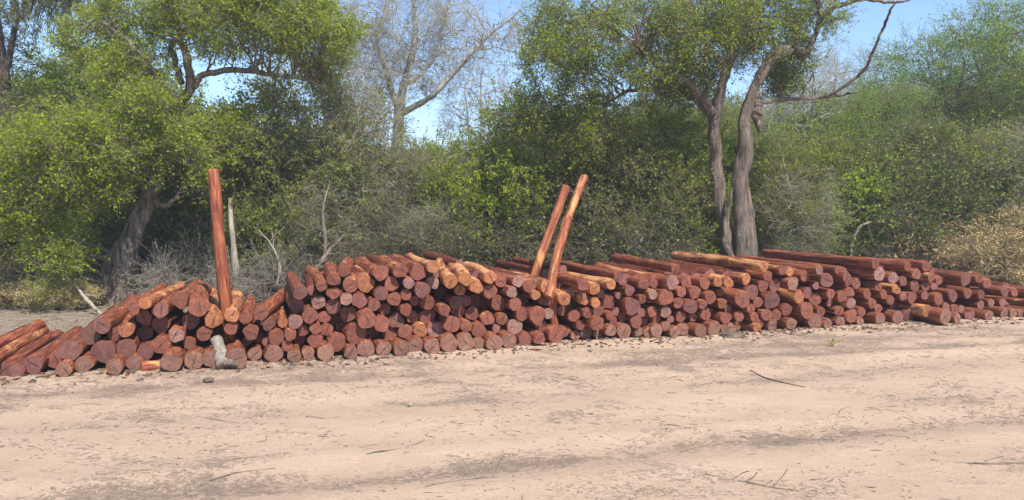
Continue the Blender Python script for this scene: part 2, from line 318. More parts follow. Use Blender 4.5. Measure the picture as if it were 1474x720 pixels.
# x, y, r in the crop; tone; optional set-back (m, + is deeper); optional yaw, pitch
TILES = [
 ((0, 450, 7.2), [(55,590,75,'p'),(200,600,75,'p'),(370,555,98,'p'),(555,500,98,'r'),(665,590,80,'t'),(760,400,108,'p'),(885,545,88,'t'),
   (1045,435,120,'p'),(920,268,102,'p'),(1050,160,88,'p'),(1310,400,100,'p'),(1325,215,74,'o',-.05,-.1),(1195,260,72,'r',.2),(1215,565,80,'t',.15),
   (-150,520,75,'o',-.05),(-190,445,75,'r'),(-110,600,75,'r'),(-330,500,80,'r'),(-330,620,80,'b')]),
 ((150, 390, 4.5), [(268,210,41,'o',-.1,.1,-.02),(200,250,38,'r',.05),(265,303,47,'r',.12),(365,260,52,'p'),(498,192,50,'r',0,-.02,-.03),(610,238,62,'r',0,-.03,-.03),
   (703,315,54,'o',0,-.1,.0),(543,335,57,'p'),(357,365,56,'r'),(452,420,50,'l'),(650,410,47,'r'),(250,415,50,'p',.2),(375,495,60,'r'),(263,525,52,'p'),
   (555,485,42,'b',.22),(435,590,64,'t'),(562,580,60,'t'),(680,575,58,'t'),(875,565,65,'t'),(830,290,44,'o',-.1),(820,375,38,'r'),(185,600,50,'t',.4),]),
 ((300, 390, 5.143), [(288,355,48,'r',.05),(383,320,52,'r',0,.12,.0),(320,475,57,'r'),(455,415,47,'p',.05,.1),(487,510,57,'r'),(395,495,45,'b',.25),
   (585,475,43,'r'),(578,562,43,'r'),(660,520,45,'r',.05),(465,618,67,'t'),(325,620,50,'t',.12),(640,630,50,'t'),(742,615,48,'t'),(698,437,42,'r'),
   (745,335,57,'r'),(655,370,52,'l'),(665,275,57,'p'),(700,170,52,'p'),(805,238,52,'l',-.06),(570,395,38,'o',.1),(270,535,35,'r',.2),(415,535,32,'r',.15)]),
 ((420, 360, 4.5), [(197,242,38,'r'),(268,195,42,'r',0,.05),(340,140,42,'r',0,.12),(377,232,47,'r',0,.12),(270,288,42,'r'),(350,308,38,'l'),(440,328,48,'b'),
   (485,228,56,'o',-.05,.05),(580,155,50,'r',-.06),(642,222,48,'r'),(577,287,46,'p'),(655,320,45,'r'),(270,370,50,'p',.15),(207,450,40,'r'),(377,415,52,'r'),
   (472,460,60,'r',-.08),(580,478,52,'r'),(677,475,50,'p'),(525,365,42,'r'),(600,395,40,'r',.12),(150,515,40,'r',.12),(235,525,42,'r',.1),(328,510,34,'r',.25),
   (405,558,67,'r',-.08),(278,592,58,'r',-.04),(165,600,47,'r'),(525,560,48,'r',.08),(640,565,48,'r',.1),(235,665,52,'t',.12),(377,665,46,'t'),(493,640,55,'t'),
   (595,640,50,'t',.04),(690,640,50,'t',.04),(120,262,34,'r',.3)]),
 ((540, 360, 4.5), [(160,145,48,'r'),(275,150,50,'r',-.03),(375,108,38,'o',-.04),(388,205,42,'l'),(225,218,37,'l'),(198,285,37,'r'),(305,258,48,'p'),
   (262,328,32,'o',.15),(350,355,48,'r',-.05),(200,393,38,'r'),(250,450,42,'r',.06),(350,440,54,'b',.16),(437,380,40,'r'),(435,290,42,'b',.25),(473,208,47,'o',-.15,.15,.06),
   (512,330,45,'p',.05),(590,195,45,'o',-.1,.15,.05),(543,262,36,'o',-.05,.1,.03),(658,238,43,'o',-.02,.05),(588,330,36,'b',.2),(655,335,42,'b',.25),(550,405,43,'r',.12),
   (628,430,47,'r'),(590,507,40,'r'),(490,495,55,'r',-.03),(400,525,52,'l'),(293,537,46,'o'),(195,548,48,'r'),(680,520,50,'r',.1),(475,605,60,'t',-.03),(587,598,57,'t'),
   (365,625,50,'t',.04),(260,620,52,'t',.04),(683,605,42,'t'),(690,362,40,'r',.22),(540,110,35,'o',.5,.1)]),
 ((660, 360, 4.5), [(205,180,42,'o',-.05,.1),(285,210,40,'r'),(382,202,38,'l'),(465,245,48,'r'),(205,268,46,'r',.12),(342,265,38,'l'),(250,355,53,'r'),(355,360,44,'r'),
   (430,325,40,'b',.2),(577,250,46,'o'),(560,325,43,'b',.12),(185,428,45,'r'),(297,450,42,'r',.12),(420,425,43,'r'),(505,415,58,'r',-.05),(575,400,35,'l',.05),
   (543,500,40,'r',.12),(362,515,52,'l',.05),(245,525,30,'r',.2),(230,600,50,'t'),(312,592,52,'t'),(420,585,45,'r',-.02),(518,575,40,'r'),(625,550,55,'r',-.06),
   (690,525,36,'r',.12),(490,290,32,'o',.05),(575,165,32,'r',.8,.1)]),
 ((780, 360, 5.143), [(168,362,45,'o'),(160,452,38,'r'),(235,487,45,'r'),(222,303,37,'l'),(300,255,50,'r'),(390,285,42,'o'),(515,253,37,'o',-.1),(570,200,38,'r',0,.04),
   (598,240,32,'r',.1),(305,355,45,'o',-.1),(385,385,36,'o'),(440,325,34,'l',.12),(635,305,40,'p'),(580,340,28,'r',.1),(500,385,55,'r',.15),(555,445,30,'r',.05),
   (655,412,65,'p',-.08),(740,365,33,'r'),(760,252,40,'r',-.03,.04),(425,455,50,'b',.1),(345,475,38,'r'),(490,480,35,'r'),(400,545,55,'r',-.03),(290,550,37,'r',.1),
   (530,530,33,'r',.1),(185,600,42,'r',.15),(255,630,38,'t'),(335,615,48,'t'),(435,625,38,'t',.1),(500,610,45,'t'),(605,605,60,'t'),(600,515,35,'r',.12),(685,530,47,'r',-.03),
   (740,465,32,'r'),(725,600,34,'t',.08),(805,610,40,'t',.08),(765,540,30,'r',.1),(150,160,34,'r',.7,.1)]),
 ((900, 360, 5.143), [(205,245,38,'r'),(350,245,53,'l',-.06),(455,240,40,'r'),(375,140,33,'r',-.1,.05),(585,250,45,'r'),(690,235,37,'o'),(765,240,40,'o'),(212,330,38,'l',-.04),
   (295,345,57,'r',-.04),(420,315,40,'r'),(520,318,50,'r'),(628,350,48,'r'),(710,320,33,'r',.1),(400,385,40,'r'),(492,415,55,'p',-.02),(565,405,34,'r'),(720,390,38,'r'),
   (775,430,32,'r'),(210,460,40,'r'),(290,470,43,'l'),(235,520,33,'r',.12),(335,515,28,'r',.05),(420,498,40,'r'),(505,510,36,'r',.08),(590,485,42,'r'),(735,505,47,'r'),
   (640,475,38,'r',.2),(215,600,52,'t'),(295,575,38,'t'),(375,605,42,'t'),(450,590,48,'t'),(545,600,48,'t'),(655,580,55,'t'),(745,590,38,'t')]),
 ((1020, 360, 5.5375), [(445,130,38,'o',-.15),(592,165,35,'r',-.05),(645,172,37,'o'),(302,245,44,'o'),(475,210,40,'r'),(772,205,42,'r'),(880,165,38,'l',-.06),(668,270,50,'l',-.03),
   (430,295,45,'r'),(525,300,55,'p'),(340,330,55,'p'),(260,378,68,'r',-.08),(800,330,45,'p'),(730,385,52,'o'),(855,290,32,'r'),(492,408,68,'p',-.08),(390,425,47,'r'),
   (350,470,38,'r'),(625,492,50,'r'),(455,525,48,'r'),(545,520,45,'r'),(240,520,42,'r'),(365,530,38,'r'),(850,400,52,'r',.05),(795,495,68,'r',-.08),(850,570,62,'t'),
   (245,600,45,'t'),(180,625,40,'t'),(510,605,46,'t'),(400,620,42,'o',-.2),(400,580,35,'r'),(660,590,52,'t'),(120,330,30,'b',.2)]),
 ((1140, 360, 5.5375), [(268,250,57,'p',-.05),(435,200,42,'r'),(380,180,38,'r',.05),(665,110,38,'r',-.05),(700,192,52,'l',-.05),(810,222,46,'l'),(445,262,37,'r'),(515,270,40,'b',.08),
   (310,350,37,'r'),(310,415,33,'r',.1),(405,375,44,'r'),(455,340,40,'r'),(473,422,42,'l',-.03),(605,355,42,'r'),(650,435,45,'r'),(678,478,38,'r'),(735,355,37,'r'),
   (785,400,36,'r',.05),(845,320,38,'o'),(465,520,55,'r'),(222,500,40,'r',.05),(385,500,42,'r'),(390,570,42,'t'),(275,590,42,'t'),(550,510,40,'r'),(545,572,36,'t'),
   (715,550,50,'t'),(845,540,52,'t'),(690,290,36,'r',.05)]),
 ((1260, 360, 6.0), [(240,275,40,'b'),(280,140,40,'r',0,-.03),(355,210,46,'r'),(440,150,48,'r',0,-.02),(545,265,43,'r'),(480,240,42,'r'),(340,310,48,'b',.05),(440,305,40,'r'),(510,312,34,'r'),
   (238,388,37,'o'),(310,418,50,'r'),(430,390,37,'r'),(550,440,52,'r'),(670,395,50,'b'),(522,500,42,'r'),(450,545,52,'o',-.12),(590,588,70,'t',-.05),(610,505,37,'r'),
   (690,515,42,'r'),(750,525,37,'r'),(715,590,42,'t'),(785,570,37,'t'),(785,250,62,'p',-.05),(800,375,42,'r'),(310,560,60,'b',.25),(170,500,45,'b',.3)]),
 ((1354, 370, 6.545), [(365,200,43,'r'),(442,250,45,'r',0,-.03),(605,325,46,'p'),(697,335,42,'r'),(385,350,44,'b'),(470,435,40,'o'),(585,430,40,'r'),(385,450,40,'b',.05),(310,545,40,'t'),
   (443,550,48,'t'),(600,530,48,'t'),(695,530,44,'t'),(775,530,42,'t'),(875,350,48,'r'),(900,440,46,'r'),(870,535,44,'b'),(985,400,46,'p'),(1060,350,44,'r'),(990,500,46,'b'),
   (1100,440,48,'r'),(1200,390,46,'b'),(1120,530,44,'b'),(1230,480,46,'r')]),
]
logs = []
for (ox, oy, sc), items in TILES:
    for it in items:
        x, y, r, tone = it[:4]; back = it[4] if len(it) > 4 else 0.0
        yaw = it[5] if len(it) > 5 else 0.0; pit = it[6] if len(it) > 6 else 0.0
        px, py, rp = ox+x/sc, oy+y/sc, r/sc
        logs.append(dict(px=px, py=py, rp=rp, tone=tone, back=back, yaw=yaw, pit=pit, given=len(it) > 4))
# drop the same end measured in two overlapping crops
keep = []
for L in logs:
    if all(math.hypot(L['px']-K['px'], L['py']-K['py']) > 0.42*min(L['rp'], K['rp']) for K in keep): keep.append(L)
logs = keep
r2 = random.Random(5)
for L in logs:
    back = L['back'] + (r2.choice((-.14, -.09, -.05, -.02, 0, 0, .02, .05, .09, .15)) if L['px'] < 850 else r2.uniform(-.05, .05))+r2.uniform(-.02, .02)
    p = on_face(L['px'], L['py'], back); r = L['rp']/F*(p[1]*CP-(p[2]-CAM_H)*SP)*1.11
    if p[2] < r*1.25:                                       # a bottom log rests on the ground
        for k in range(30):
            if abs(p[2]-r*0.96) < 0.003: break
            back -= (r*0.96-p[2])*3.0 if p[2] < r*0.96 else (p[2]-r*0.96)*-3.0
            back = max(min(back, .4), -.35)
            p = on_face(L['px'], L['py'], back)
        p[2] = max(p[2], r*0.93); L['bottom'] = True
        if p[2] > r*1.1: r = p[2]*0.95
    L['p'], L['r'] = p, r
# a few passes of gentle pushing apart, so that neighbours touch instead of running through each other
def uv(L): return np.dot(L['p']-G0, FD), L['p'][2]
def relax(logs, n=10):
    U = np.array([uv(L) for L in logs]); R = np.array([L['r'] for L in logs]); U0 = U.copy()
    Bk = np.array([L['back'] for L in logs])
    for _ in range(n):
        D = U[:, None]-U[None]; dist = np.hypot(D[..., 0], D[..., 1])+1e-6
        ov = (R[:, None]+R[None])*0.97-dist; np.fill_diagonal(ov, 0); ov = np.clip(ov, 0, 0.08)
        U += (D/dist[..., None]*ov[..., None]*0.25).sum(1)
        U[:, 1] = np.maximum(U[:, 1], R*0.95)
        d = U-U0; ln = np.hypot(d[:, 0], d[:, 1])+1e-9; lim = 0.028
        U = U0 + d*np.minimum(1, lim/ln)[:, None]
    for L, u, u0 in zip(logs, U, U0):
        L['p'] = L['p'] + FD*(u[0]-u0[0]) + np.array([0, 0, u[1]-u0[1]])
    # remaining overlap: shrink both slightly
    for _ in range(3):
        D = U[:, None]-U[None]; dist = np.hypot(D[..., 0], D[..., 1])+1e-6
        ov = (R[:, None]+R[None])-dist; np.fill_diagonal(ov, -1); worst = ov.max(1)
        R = R - np.clip(worst, 0, 0.012)*0.4
    for L, r in zip(logs, R): L['r'] = max(float(r), 0.93*L['r'])
relax(logs)
# deeper logs, set back in the shade, that close the dark gaps between the ends
U = [uv(L) for L in logs]; R = [L['r'] for L in logs]
umin, umax = min(u[0] for u in U), max(u[0] for u in U)
nb = int((umax-umin)/0.25)+1; top = np.zeros(nb)
for (u, z), r in zip(U, R):
    b = min(int((u-umin)/0.25), nb-1); top[b] = max(top[b], z)
fills = []
for _ in range(9000):
    u = r2.uniform(umin+.1, umax-.1); b = min(int((u-umin)/0.25), nb-1)
    tz = min(top[max(b-1, 0)], top[b], top[min(b+1, nb-1)])
    z = r2.uniform(.06, max(tz-.1, .07))
    d = min(math.hypot(u-a[0], z-a[1])-r for a, r in zip(U, R))
    if d > 0.043:
        r = min(d+.03, .11); U.append((u, z)); R.append(r-.02)
        fills.append(dict(p=G0+FD*u+FN*r2.uniform(.3, .6)+np.array([0, 0, max(z, r*.95)]), r=r, tone=r2.choice('brrp'), back=.45, yaw=0, pit=0, fill=True))
for Fl in fills: Fl['p'][2] = max(Fl['p'][2]-G0[2], Fl['r']*.95)
for i, L in enumerate(sorted(logs, key=lambda a: -a['rp']*(1.0 if a['back'] < .14 else .7)*(1.0 if -30 < a['px'] < 1500 else .5))): L['rank'] = i
logs_all = [L for L in logs if L['rank'] < 300]; rest = [L for L in logs if L['rank'] >= 300] + fills
print('logs', len(logs), 'fills', len(fills))

SIDES = 22
def log_meshes(r, length, rnd, bend=0.028, nseg=11, cap_front=False):
    th = np.linspace(0, 2*np.pi, SIDES, endpoint=False)
    prof = np.ones(SIDES)
    for k in (2, 3, 4, 5): prof += rnd.uniform(0, .035)*np.sin(k*th+rnd.uniform(0, 6.28))
    for _ in range(rnd.choice((1, 2, 3, 4, 5))):                   # hewn flats
        a = rnd.uniform(0, 6.28); c = np.cos(th-a); lim = rnd.uniform(.84, .95)
        prof = np.where(c > 0, np.minimum(prof, lim/np.maximum(c, .2)), prof)
    ys = np.concatenate([[0, 0.012], np.linspace(0.08, length-.02, nseg-1), [length]])
    bx, bz = rnd.uniform(-1, 1)*bend, rnd.uniform(-1, 1)*bend
    ta = rnd.uniform(-.07, .03)
    V = []
    ph = [rnd.uniform(0, 6.28) for _ in range(6)]
    for i, y in enumerate(ys):
        t = y/length
        rr = r*prof*(1+ta*t)*(1+.035*np.sin(3*th+ph[0]+y*2.3)+.025*np.sin(5*th+ph[1]-y*4.1)+.035*np.sin(2*th+ph[2]+y*7)+.03*np.sin(th+ph[3]+y*11))
        if i == 0 : rr = rr*0.955
        if i == len(ys)-1: rr = rr*0.93
        cx = bx*math.sin(t*3.14); cz = bz*math.sin(t*3.14)
        V.append(np.stack([cx+rr*np.cos(th), np.full(SIDES, y), cz+rr*np.sin(th)], 1))
    tilt = rnd.uniform(-.12, .12), rnd.uniform(-.1, .1)
    V[0][:, 1] += V[0][:, 0]*tilt[0]+V[0][:, 2]*tilt[1]; V[1][:, 1] += V[1][:, 0]*tilt[0]+V[1][:, 2]*tilt[1]
    n = len(ys); V = np.concatenate(V); j = np.arange(SIDES); j2 = (j+1) % SIDES
    q = np.concatenate([np.stack([i*SIDES+j, (i+1)*SIDES+j, (i+1)*SIDES+j2, i*SIDES+j2], 1) for i in range(n-1)])
    cen = V[-SIDES:].mean(0)[None]; V2 = np.concatenate([V, cen]); k = len(V2)-1
    cap = np.stack([(n-1)*SIDES+j, np.full(SIDES, k), (n-1)*SIDES+j2], 1)
    body = mesh_np('log', V2, [q, cap], [MAT['side'], MAT['end']], [0, 1], smooth=True)
    f0 = V[:SIDES]; mid = f0*0.5+f0.mean(0)*0.5; mid[:, 1] -= np.array([rnd.uniform(0, .004) for _ in range(SIDES)])
    FV = np.concatenate([f0, mid, f0.mean(0)[None]-np.array([[0, .003, 0]])])
    fq = np.stack([j, j2, SIDES+j2, SIDES+j], 1); ft = np.stack([SIDES+j, SIDES+j2, np.full(SIDES, 2*SIDES)], 1)
    face = mesh_np('cut_face', FV, [fq, ft], [MAT['end']])
    return body, face
def add_log(p, r, tone, yaw, pitch, length, rnd, name='log'):
    body, face = log_meshes(r, length, rnd)
    o = link(name, body); o.location = p; o.rotation_euler = Euler((pitch, 0, yaw), 'XYZ')
    c = link('cut_face', face, o)
    ec, sc_, sap = TONE[tone]; j = rnd.uniform(.82, 1.16); j2 = rnd.uniform(-.035, .035)
    c.color = (ec[0]*j, ec[1]*j*(1+j2), ec[2]*j*(1-j2), 1)
    o.color = (min(sc_[0]*j, 1), sc_[1]*j, sc_[2]*j, max(0, sap+rnd.uniform(-.3, .45)))
    return o

SECT = [(-999, 100, 'at the left end of the pile'), (100, 205, 'left of the loose split offcut'), (205, 312, 'between the offcut and the grey stump'),
        (312, 418, 'between the upright post and the step up'), (418, 500, 'just right of the step up'),
        (500, 580, 'below the tall bare grey tree'), (580, 638, 'left of the bright orange pair on top'), (638, 690, 'under the bright orange pair on top'),
        (690, 780, 'just left of the two leaning posts'), (780, 850, 'just right of the leaning posts'), (850, 930, 'where the log tops turn side on'),
        (930, 1030, 'left of the twin trunked tree'), (1030, 1100, 'in front of the twin trunked tree'), (1100, 1200, 'right of the twin trunked tree'),
        (1200, 1290, 'below the white curved dead stem'), (1290, 1370, 'left of the straw coloured bush'), (1370, 1474, 'in front of the straw coloured bush'),
        (1474, 9999, 'past the right edge of the pile in view')]
TW = {'p': 'dull purple', 'r': 'red brown', 'o': 'bright orange', 'b': 'dark shaded red', 't': 'dusty tan', 'l': 'pale pinkish'}
def to_px(p):
    v = np.array(p)-np.array([0, 0, CAM_H]); dz = v[1]*CP - v[2]*SP; return 737+F*v[0]/dz
ORD = ['', 'first', 'second', 'third', 'fourth', 'fifth', 'sixth', 'seventh', 'eighth', 'ninth', 'tenth', 'eleventh', 'twelfth', 'thirteenth']
buckets = {}
for L in logs_all:
    px = to_px(L['p']); L['sx'] = px
    s = next(i for i, q in enumerate(SECT) if q[0] <= px < q[1])
    z = L['p'][2]; c = 0 if z < .16 or L.get('bottom') else min(1+int((z-.16)/.17), 6)
    buckets.setdefault((s, c), []).append(L)
maxc = {}
for (s, c) in buckets: maxc[s] = max(maxc.get(s, 0), c)
CN = ['ground course', 'second course', 'third course', 'fourth course', 'fifth course', 'sixth course', 'seventh course']
for (s, c), ls in buckets.items():
    ls.sort(key=lambda a: a['sx'])
    for i, L in enumerate(ls):
        size = 'thick ' if L['r'] > .118 else ('thin ' if L['r'] < .075 else '')
        deep = 'set back ' if L.get('fill') or L['back'] > .14 else ''
        cn = 'top course' if c == maxc[s] and c > 0 else CN[c]
        L['label'] = f"{deep}{size}{TW[L['tone']]} log, {ORD[i+1] if len(ls) > 1 else 'only one'} from left in the {cn} {SECT[s][2]}"
rl = random.Random(21)
for L in logs_all:
    yaw = YAW0 + rl.gauss(0, .018) - L['yaw']; pit = rl.gauss(0, .008) + L['pit']
    if L.get('bottom'): pit = max(0, pit*.3)
    o = add_log(L['p'], L['r'], L['tone'], yaw, pit, (rl.uniform(1.8, 2.1) if L['sx'] < 480 else rl.uniform(1.5, 1.85) if L['sx'] < 760 else rl.uniform(2.0, 2.3) if L['sx'] < 1000 else rl.uniform(2.25, 2.5)), rl)
    lab = L['label'].split()
    if len(lab) > 16: lab = [q for q in lab if q not in ('the',)][:16]
    tag(o, ' '.join(lab), 'log', 'cut logs stacked in the pile')

# past the limit of singles: the smallest and deepest logs, as one mesh
def rest_logs():
    V, Q, T, o, mq, mt = [], [], [], 0, [], []
    for L in rest:
        b, f = log_meshes(L['r'], rl.uniform(1.6, 2.1), rl, nseg=5)
        X = np.array(Matrix.Translation(L['p']) @ Matrix.Rotation(YAW0+rl.gauss(0, .02), 4, 'Z'))
        for me in (b, f):
            n = len(me.vertices); co = np.empty(n*3, np.float32); me.vertices.foreach_get('co', co); co = co.reshape(-1, 3)
            V.append(co@X[:3, :3].T+X[:3, 3])
            for pl in me.polygons:
                vv = [q+o for q in pl.vertices]; m = 1 if me is f else pl.material_index
                if len(vv) == 4: Q.append(vv); mq.append(m)
                else: T.append(vv); mt.append(m)
            o += n; bpy.data.meshes.remove(me)
    Q, T, mq, mt = np.array(Q), np.array(T), np.array(mq), np.array(mt)
    me = mesh_np('deep_logs', np.concatenate(V), [Q[mq == 0], Q[mq == 1], T], [MAT['side'], MAT['end']], [0, 1, 1])
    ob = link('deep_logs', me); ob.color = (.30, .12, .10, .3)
    tag(ob, 'small and deep set red brown logs filling gaps of the pile', 'logs', kind='stuff')
for px in np.arange(500, 1480, 21):
    yt = np.interp(px, [500, 545, 600, 680, 760, 850, 900, 985, 1100, 1180, 1330, 1400, 1480], [405, 392, 388, 396, 408, 412, 400, 398, 394, 390, 392, 408, 424])
    q = on_face(px+rl.uniform(-5, 5), yt+rl.uniform(0, 5), rl.uniform(.22, .5))
    rest.append(dict(p=q, r=rl.uniform(.085, .11), fill=True))
rest_logs()

# ---- posts standing in the pile
def post(p0, p1, r0, r1, tone, label, sap=.9, name='post'):
    p0, p1 = Vector(p0), Vector(p1); L = (p1-p0).length
    body, face = log_meshes(r0, L, random.Random(label), bend=.04, nseg=16)
    me = body; n = len(me.vertices); co = np.zeros(n*3); me.vertices.foreach_get('co', co); co = co.reshape(-1, 3)
    s = 1+(r1/r0-1)*co[:, 1]/L; co[:, 0] *= s; co[:, 2] *= s; me.vertices.foreach_set('co', co.ravel().astype(np.float32)); me.update()
    o = link(name, body); o.location = p0; o.rotation_mode = 'QUATERNION'; o.rotation_quaternion = (p1-p0).to_track_quat('Y', 'Z')
    c = link('cut_face', face, o); c.color = (*TONE[tone][0], 1); o.color = (*TONE[tone][1], sap)
    return tag(o, label, 'post', 'posts standing up out of the log pile')
def face_pt(px, py, back): return on_face(px, py, back)
post(face_pt(334, 512, .30), face_pt(307, 244, .42), .075, .062, 'r', 'reddish upright post with orange streaks standing in the left part of the pile', .75)
post(face_pt(789, 428, .02), face_pt(842, 254, .62), .062, .055, 'o', 'orange brown leaning post, the right and front one of the leaning pair', .95)
post(face_pt(745, 470, .75), face_pt(815, 268, 1.05), .068, .06, 'l', 'pale streaked red post leaning behind and left of its orange neighbour', .75)
post(face_pt(801, 480, .16), face_pt(797, 424, .16), .05, .05, 'r', 'short reddish stake stuck between log ends below the leaning posts', .2)

# ------------------------------------------------------------------ vegetation engine (numpy)
def unit(v): return v/np.maximum(np.linalg.norm(v, axis=-1, keepdims=True), 1e-9)
def tubes(P, Rd, sides=3, flute=0.0, seed=0):
    """P (N,K,3), Rd (N,K) -> verts, quads"""
    N, K, _ = P.shape
    T = np.empty_like(P); T[:, 1:-1] = P[:, 2:]-P[:, :-2]; T[:, 0] = P[:, 1]-P[:, 0]; T[:, -1] = P[:, -1]-P[:, -2]
    T = unit(T); ref = np.zeros((N, 1, 3)); ref[..., 0] = 1.0
    a0 = unit(P[:, -1]-P[:, 0]); ref[np.abs(a0[:, 0]) > .75] = (0, 1, 0)
    A = unit(np.cross(T, ref)); B = np.cross(T, A)
    th = np.linspace(0, 2*np.pi, sides, endpoint=False)
    RR = np.repeat(Rd[:, :, None, None], sides, 2)
    if flute:
        fg = np.random.default_rng(seed); s = np.arange(K)[None, :, None]; ph = fg.uniform(0, 6.28, (N, 1, 6)); t3 = th[None, None]
        RR = RR*(1+flute*(np.sin(3*t3+ph[..., :1]+s*.35)+.8*np.sin(5*t3+ph[..., 1:2]-s*.3)+.5*np.sin(9*t3+ph[..., 2:3]+s*.8)+.5*np.sin(2*t3+ph[..., 3:4]+s*.9)+fg.normal(0, .35, (N, K, sides))))[..., None]
    V = P[:, :, None] + RR*(np.cos(th)[:, None]*A[:, :, None]+np.sin(th)[:, None]*B[:, :, None])
    base = (np.arange(N)[:, None, None]*K + np.arange(K-1)[None, :, None])*sides
    j = np.arange(sides)[None, None]; j2 = (j+1) % sides
    q = np.stack([base+j, base+j2, base+sides+j2, base+sides+j], -1).reshape(-1, 4)
    return V.reshape(-1, 3), q
def resample(paths, K=8):
    P, Rr = [], []
    for pts, rad in paths:
        pts = np.asarray(pts, float); rad = np.asarray(rad, float)
        s = np.concatenate([[0], np.cumsum(np.linalg.norm(np.diff(pts, axis=0), axis=1))]); t = np.linspace(0, s[-1], K)
        P.append(np.stack([np.interp(t, s, pts[:, i]) for i in range(3)], 1)); Rr.append(np.interp(t, s, rad))
    return np.array(P), np.array(Rr)
def smooth_paths(paths, g, K=22, wig=.02):
    P, Rr = resample(paths, K)
    for _ in range(2): P[:, 1:-1] = .25*P[:, :-2]+.5*P[:, 1:-1]+.25*P[:, 2:]
    nz = g.normal(0, 1, P.shape); nz[:, 1:-1] = (nz[:, :-2]+nz[:, 1:-1]+nz[:, 2:])/2; nz[:, 0] = 0
    return P+nz*wig, Rr*(1+.06*g.normal(0, 1, Rr.shape))
def reach(nodes, nrad, targets, g, K=7, curl=.12, r_tip=.004, rscale=.4, up=.15):
    """a branch from a skeleton node that lies near and lower, out to each target"""
    out, rad = np.empty((len(targets), K, 3)), np.empty((len(targets), K))
    t = np.linspace(0, 1, K)
    for i0 in range(0, len(targets), 400):
        T = targets[i0:i0+400]
        D = T[:, None]-nodes[None]; d = np.linalg.norm(D, axis=2) + np.where(D[..., 2] < 0, -D[..., 2]*.8, 0) + g.uniform(0, .35, D.shape[:2])
        j = d.argmin(1); S0 = nodes[j]; L = np.linalg.norm(T-S0, axis=1)
        mid = (S0+T)/2 + g.normal(0, 1, T.shape)*curl*L[:, None]; mid[:, 2] += up*L
        tt = t[None, :, None]
        P = (1-tt)**2*S0[:, None]+2*tt*(1-tt)*mid[:, None]+tt**2*T[:, None]
        nz = g.normal(0, 1, P.shape)*L[:, None, None]*.03; nz[:, 0] = 0; P += nz
        r0 = np.minimum(nrad[j]*rscale, .006+.012*L)
        out[i0:i0+400] = P; rad[i0:i0+400] = r0[:, None]*(1-t)+r_tip*t
    return out, rad
def spawn(P, Rd, n, lmin, lmax, g, K=4, ang=(.4, 1.1), grav=0.0, tmin=.15, rfac=.6, rtip=.0015, wig=.25):
    N, KK, _ = P.shape
    Ls = np.linalg.norm(np.diff(P, axis=1), axis=2).sum(1)
    i = g.choice(N, n, p=Ls/Ls.sum()); t = g.uniform(tmin, 1, n)*(KK-1); k = np.minimum(t.astype(int), KK-2); f = (t-k)[:, None]
    S0 = P[i, k]*(1-f)+P[i, k+1]*f; D = unit(P[i, k+1]-P[i, k]); r0 = (Rd[i, k]*(1-f[:, 0])+Rd[i, k+1]*f[:, 0])*rfac
    a = g.uniform(*ang, n)[:, None]; ax = unit(np.cross(D, g.normal(0, 1, (n, 3))))
    d = unit(D*np.cos(a)+ax*np.sin(a)); L = g.uniform(lmin, lmax, n)
    out = np.empty((n, K, 3)); out[:, 0] = S0
    for s in range(1, K):
        d = unit(d + g.normal(0, wig, (n, 3)) + np.array([0, 0, grav])); out[:, s] = out[:, s-1]+d*(L/(K-1))[:, None]
    tt = np.linspace(0, 1, K)
    return out, r0[:, None]*(1-tt)+rtip*tt
def leaves(P, n, size, g, spread=.02, aspect=.55, tmin=.1, droop=False):
    N, K, _ = P.shape
    i = g.integers(0, N, n); t = g.uniform(tmin, 1, n)*(K-1); k = np.minimum(t.astype(int), K-2); f = (t-k)[:, None]
    C = P[i, k]*(1-f)+P[i, k+1]*f + g.normal(0, spread, (n, 3))
    nrm = unit(g.normal(0, 1, (n, 3))+np.array([0, 0, .6])); a = unit(np.cross(nrm, g.normal(0, 1, (n, 3)))); b = np.cross(nrm, a)
    if droop: a = unit(a*.3+np.array([0, 0, -1])); b = unit(np.cross(a, g.normal(0, 1, (n, 3))))
    s = (size*g.uniform(.45, 1.45, n))[:, None]
    V = np.stack([C-a*s*.5, C+b*s*.5*aspect, C+a*s*.5, C-b*s*.5*aspect], 1)
    return V.reshape(-1, 3), np.arange(4*n).reshape(-1, 4)
def merge(parts):
    V, Q, o = [], [], 0
    for v, q in parts: V.append(v); Q.append(q+o); o += len(v)
    return np.concatenate(V), np.concatenate(Q)
def ell(g, n, c, r, hollow=.35):
    d = unit(g.normal(0, 1, (n, 3))); u = g.uniform(hollow**3, 1, n)**(1/3)
    return np.array(c)+d*u[:, None]*np.array(r)

def clumpy(g, pts, n_clump, pull=.45):
    """gather points towards random members, so the crown has clumps and gaps"""
    c = pts[g.choice(len(pts), n_clump)]
    j = np.linalg.norm(pts[:, None]-c[None], axis=2).argmin(1)
    return pts+(c[j]-pts)*pull*g.uniform(.5, 1.2, (len(pts), 1))

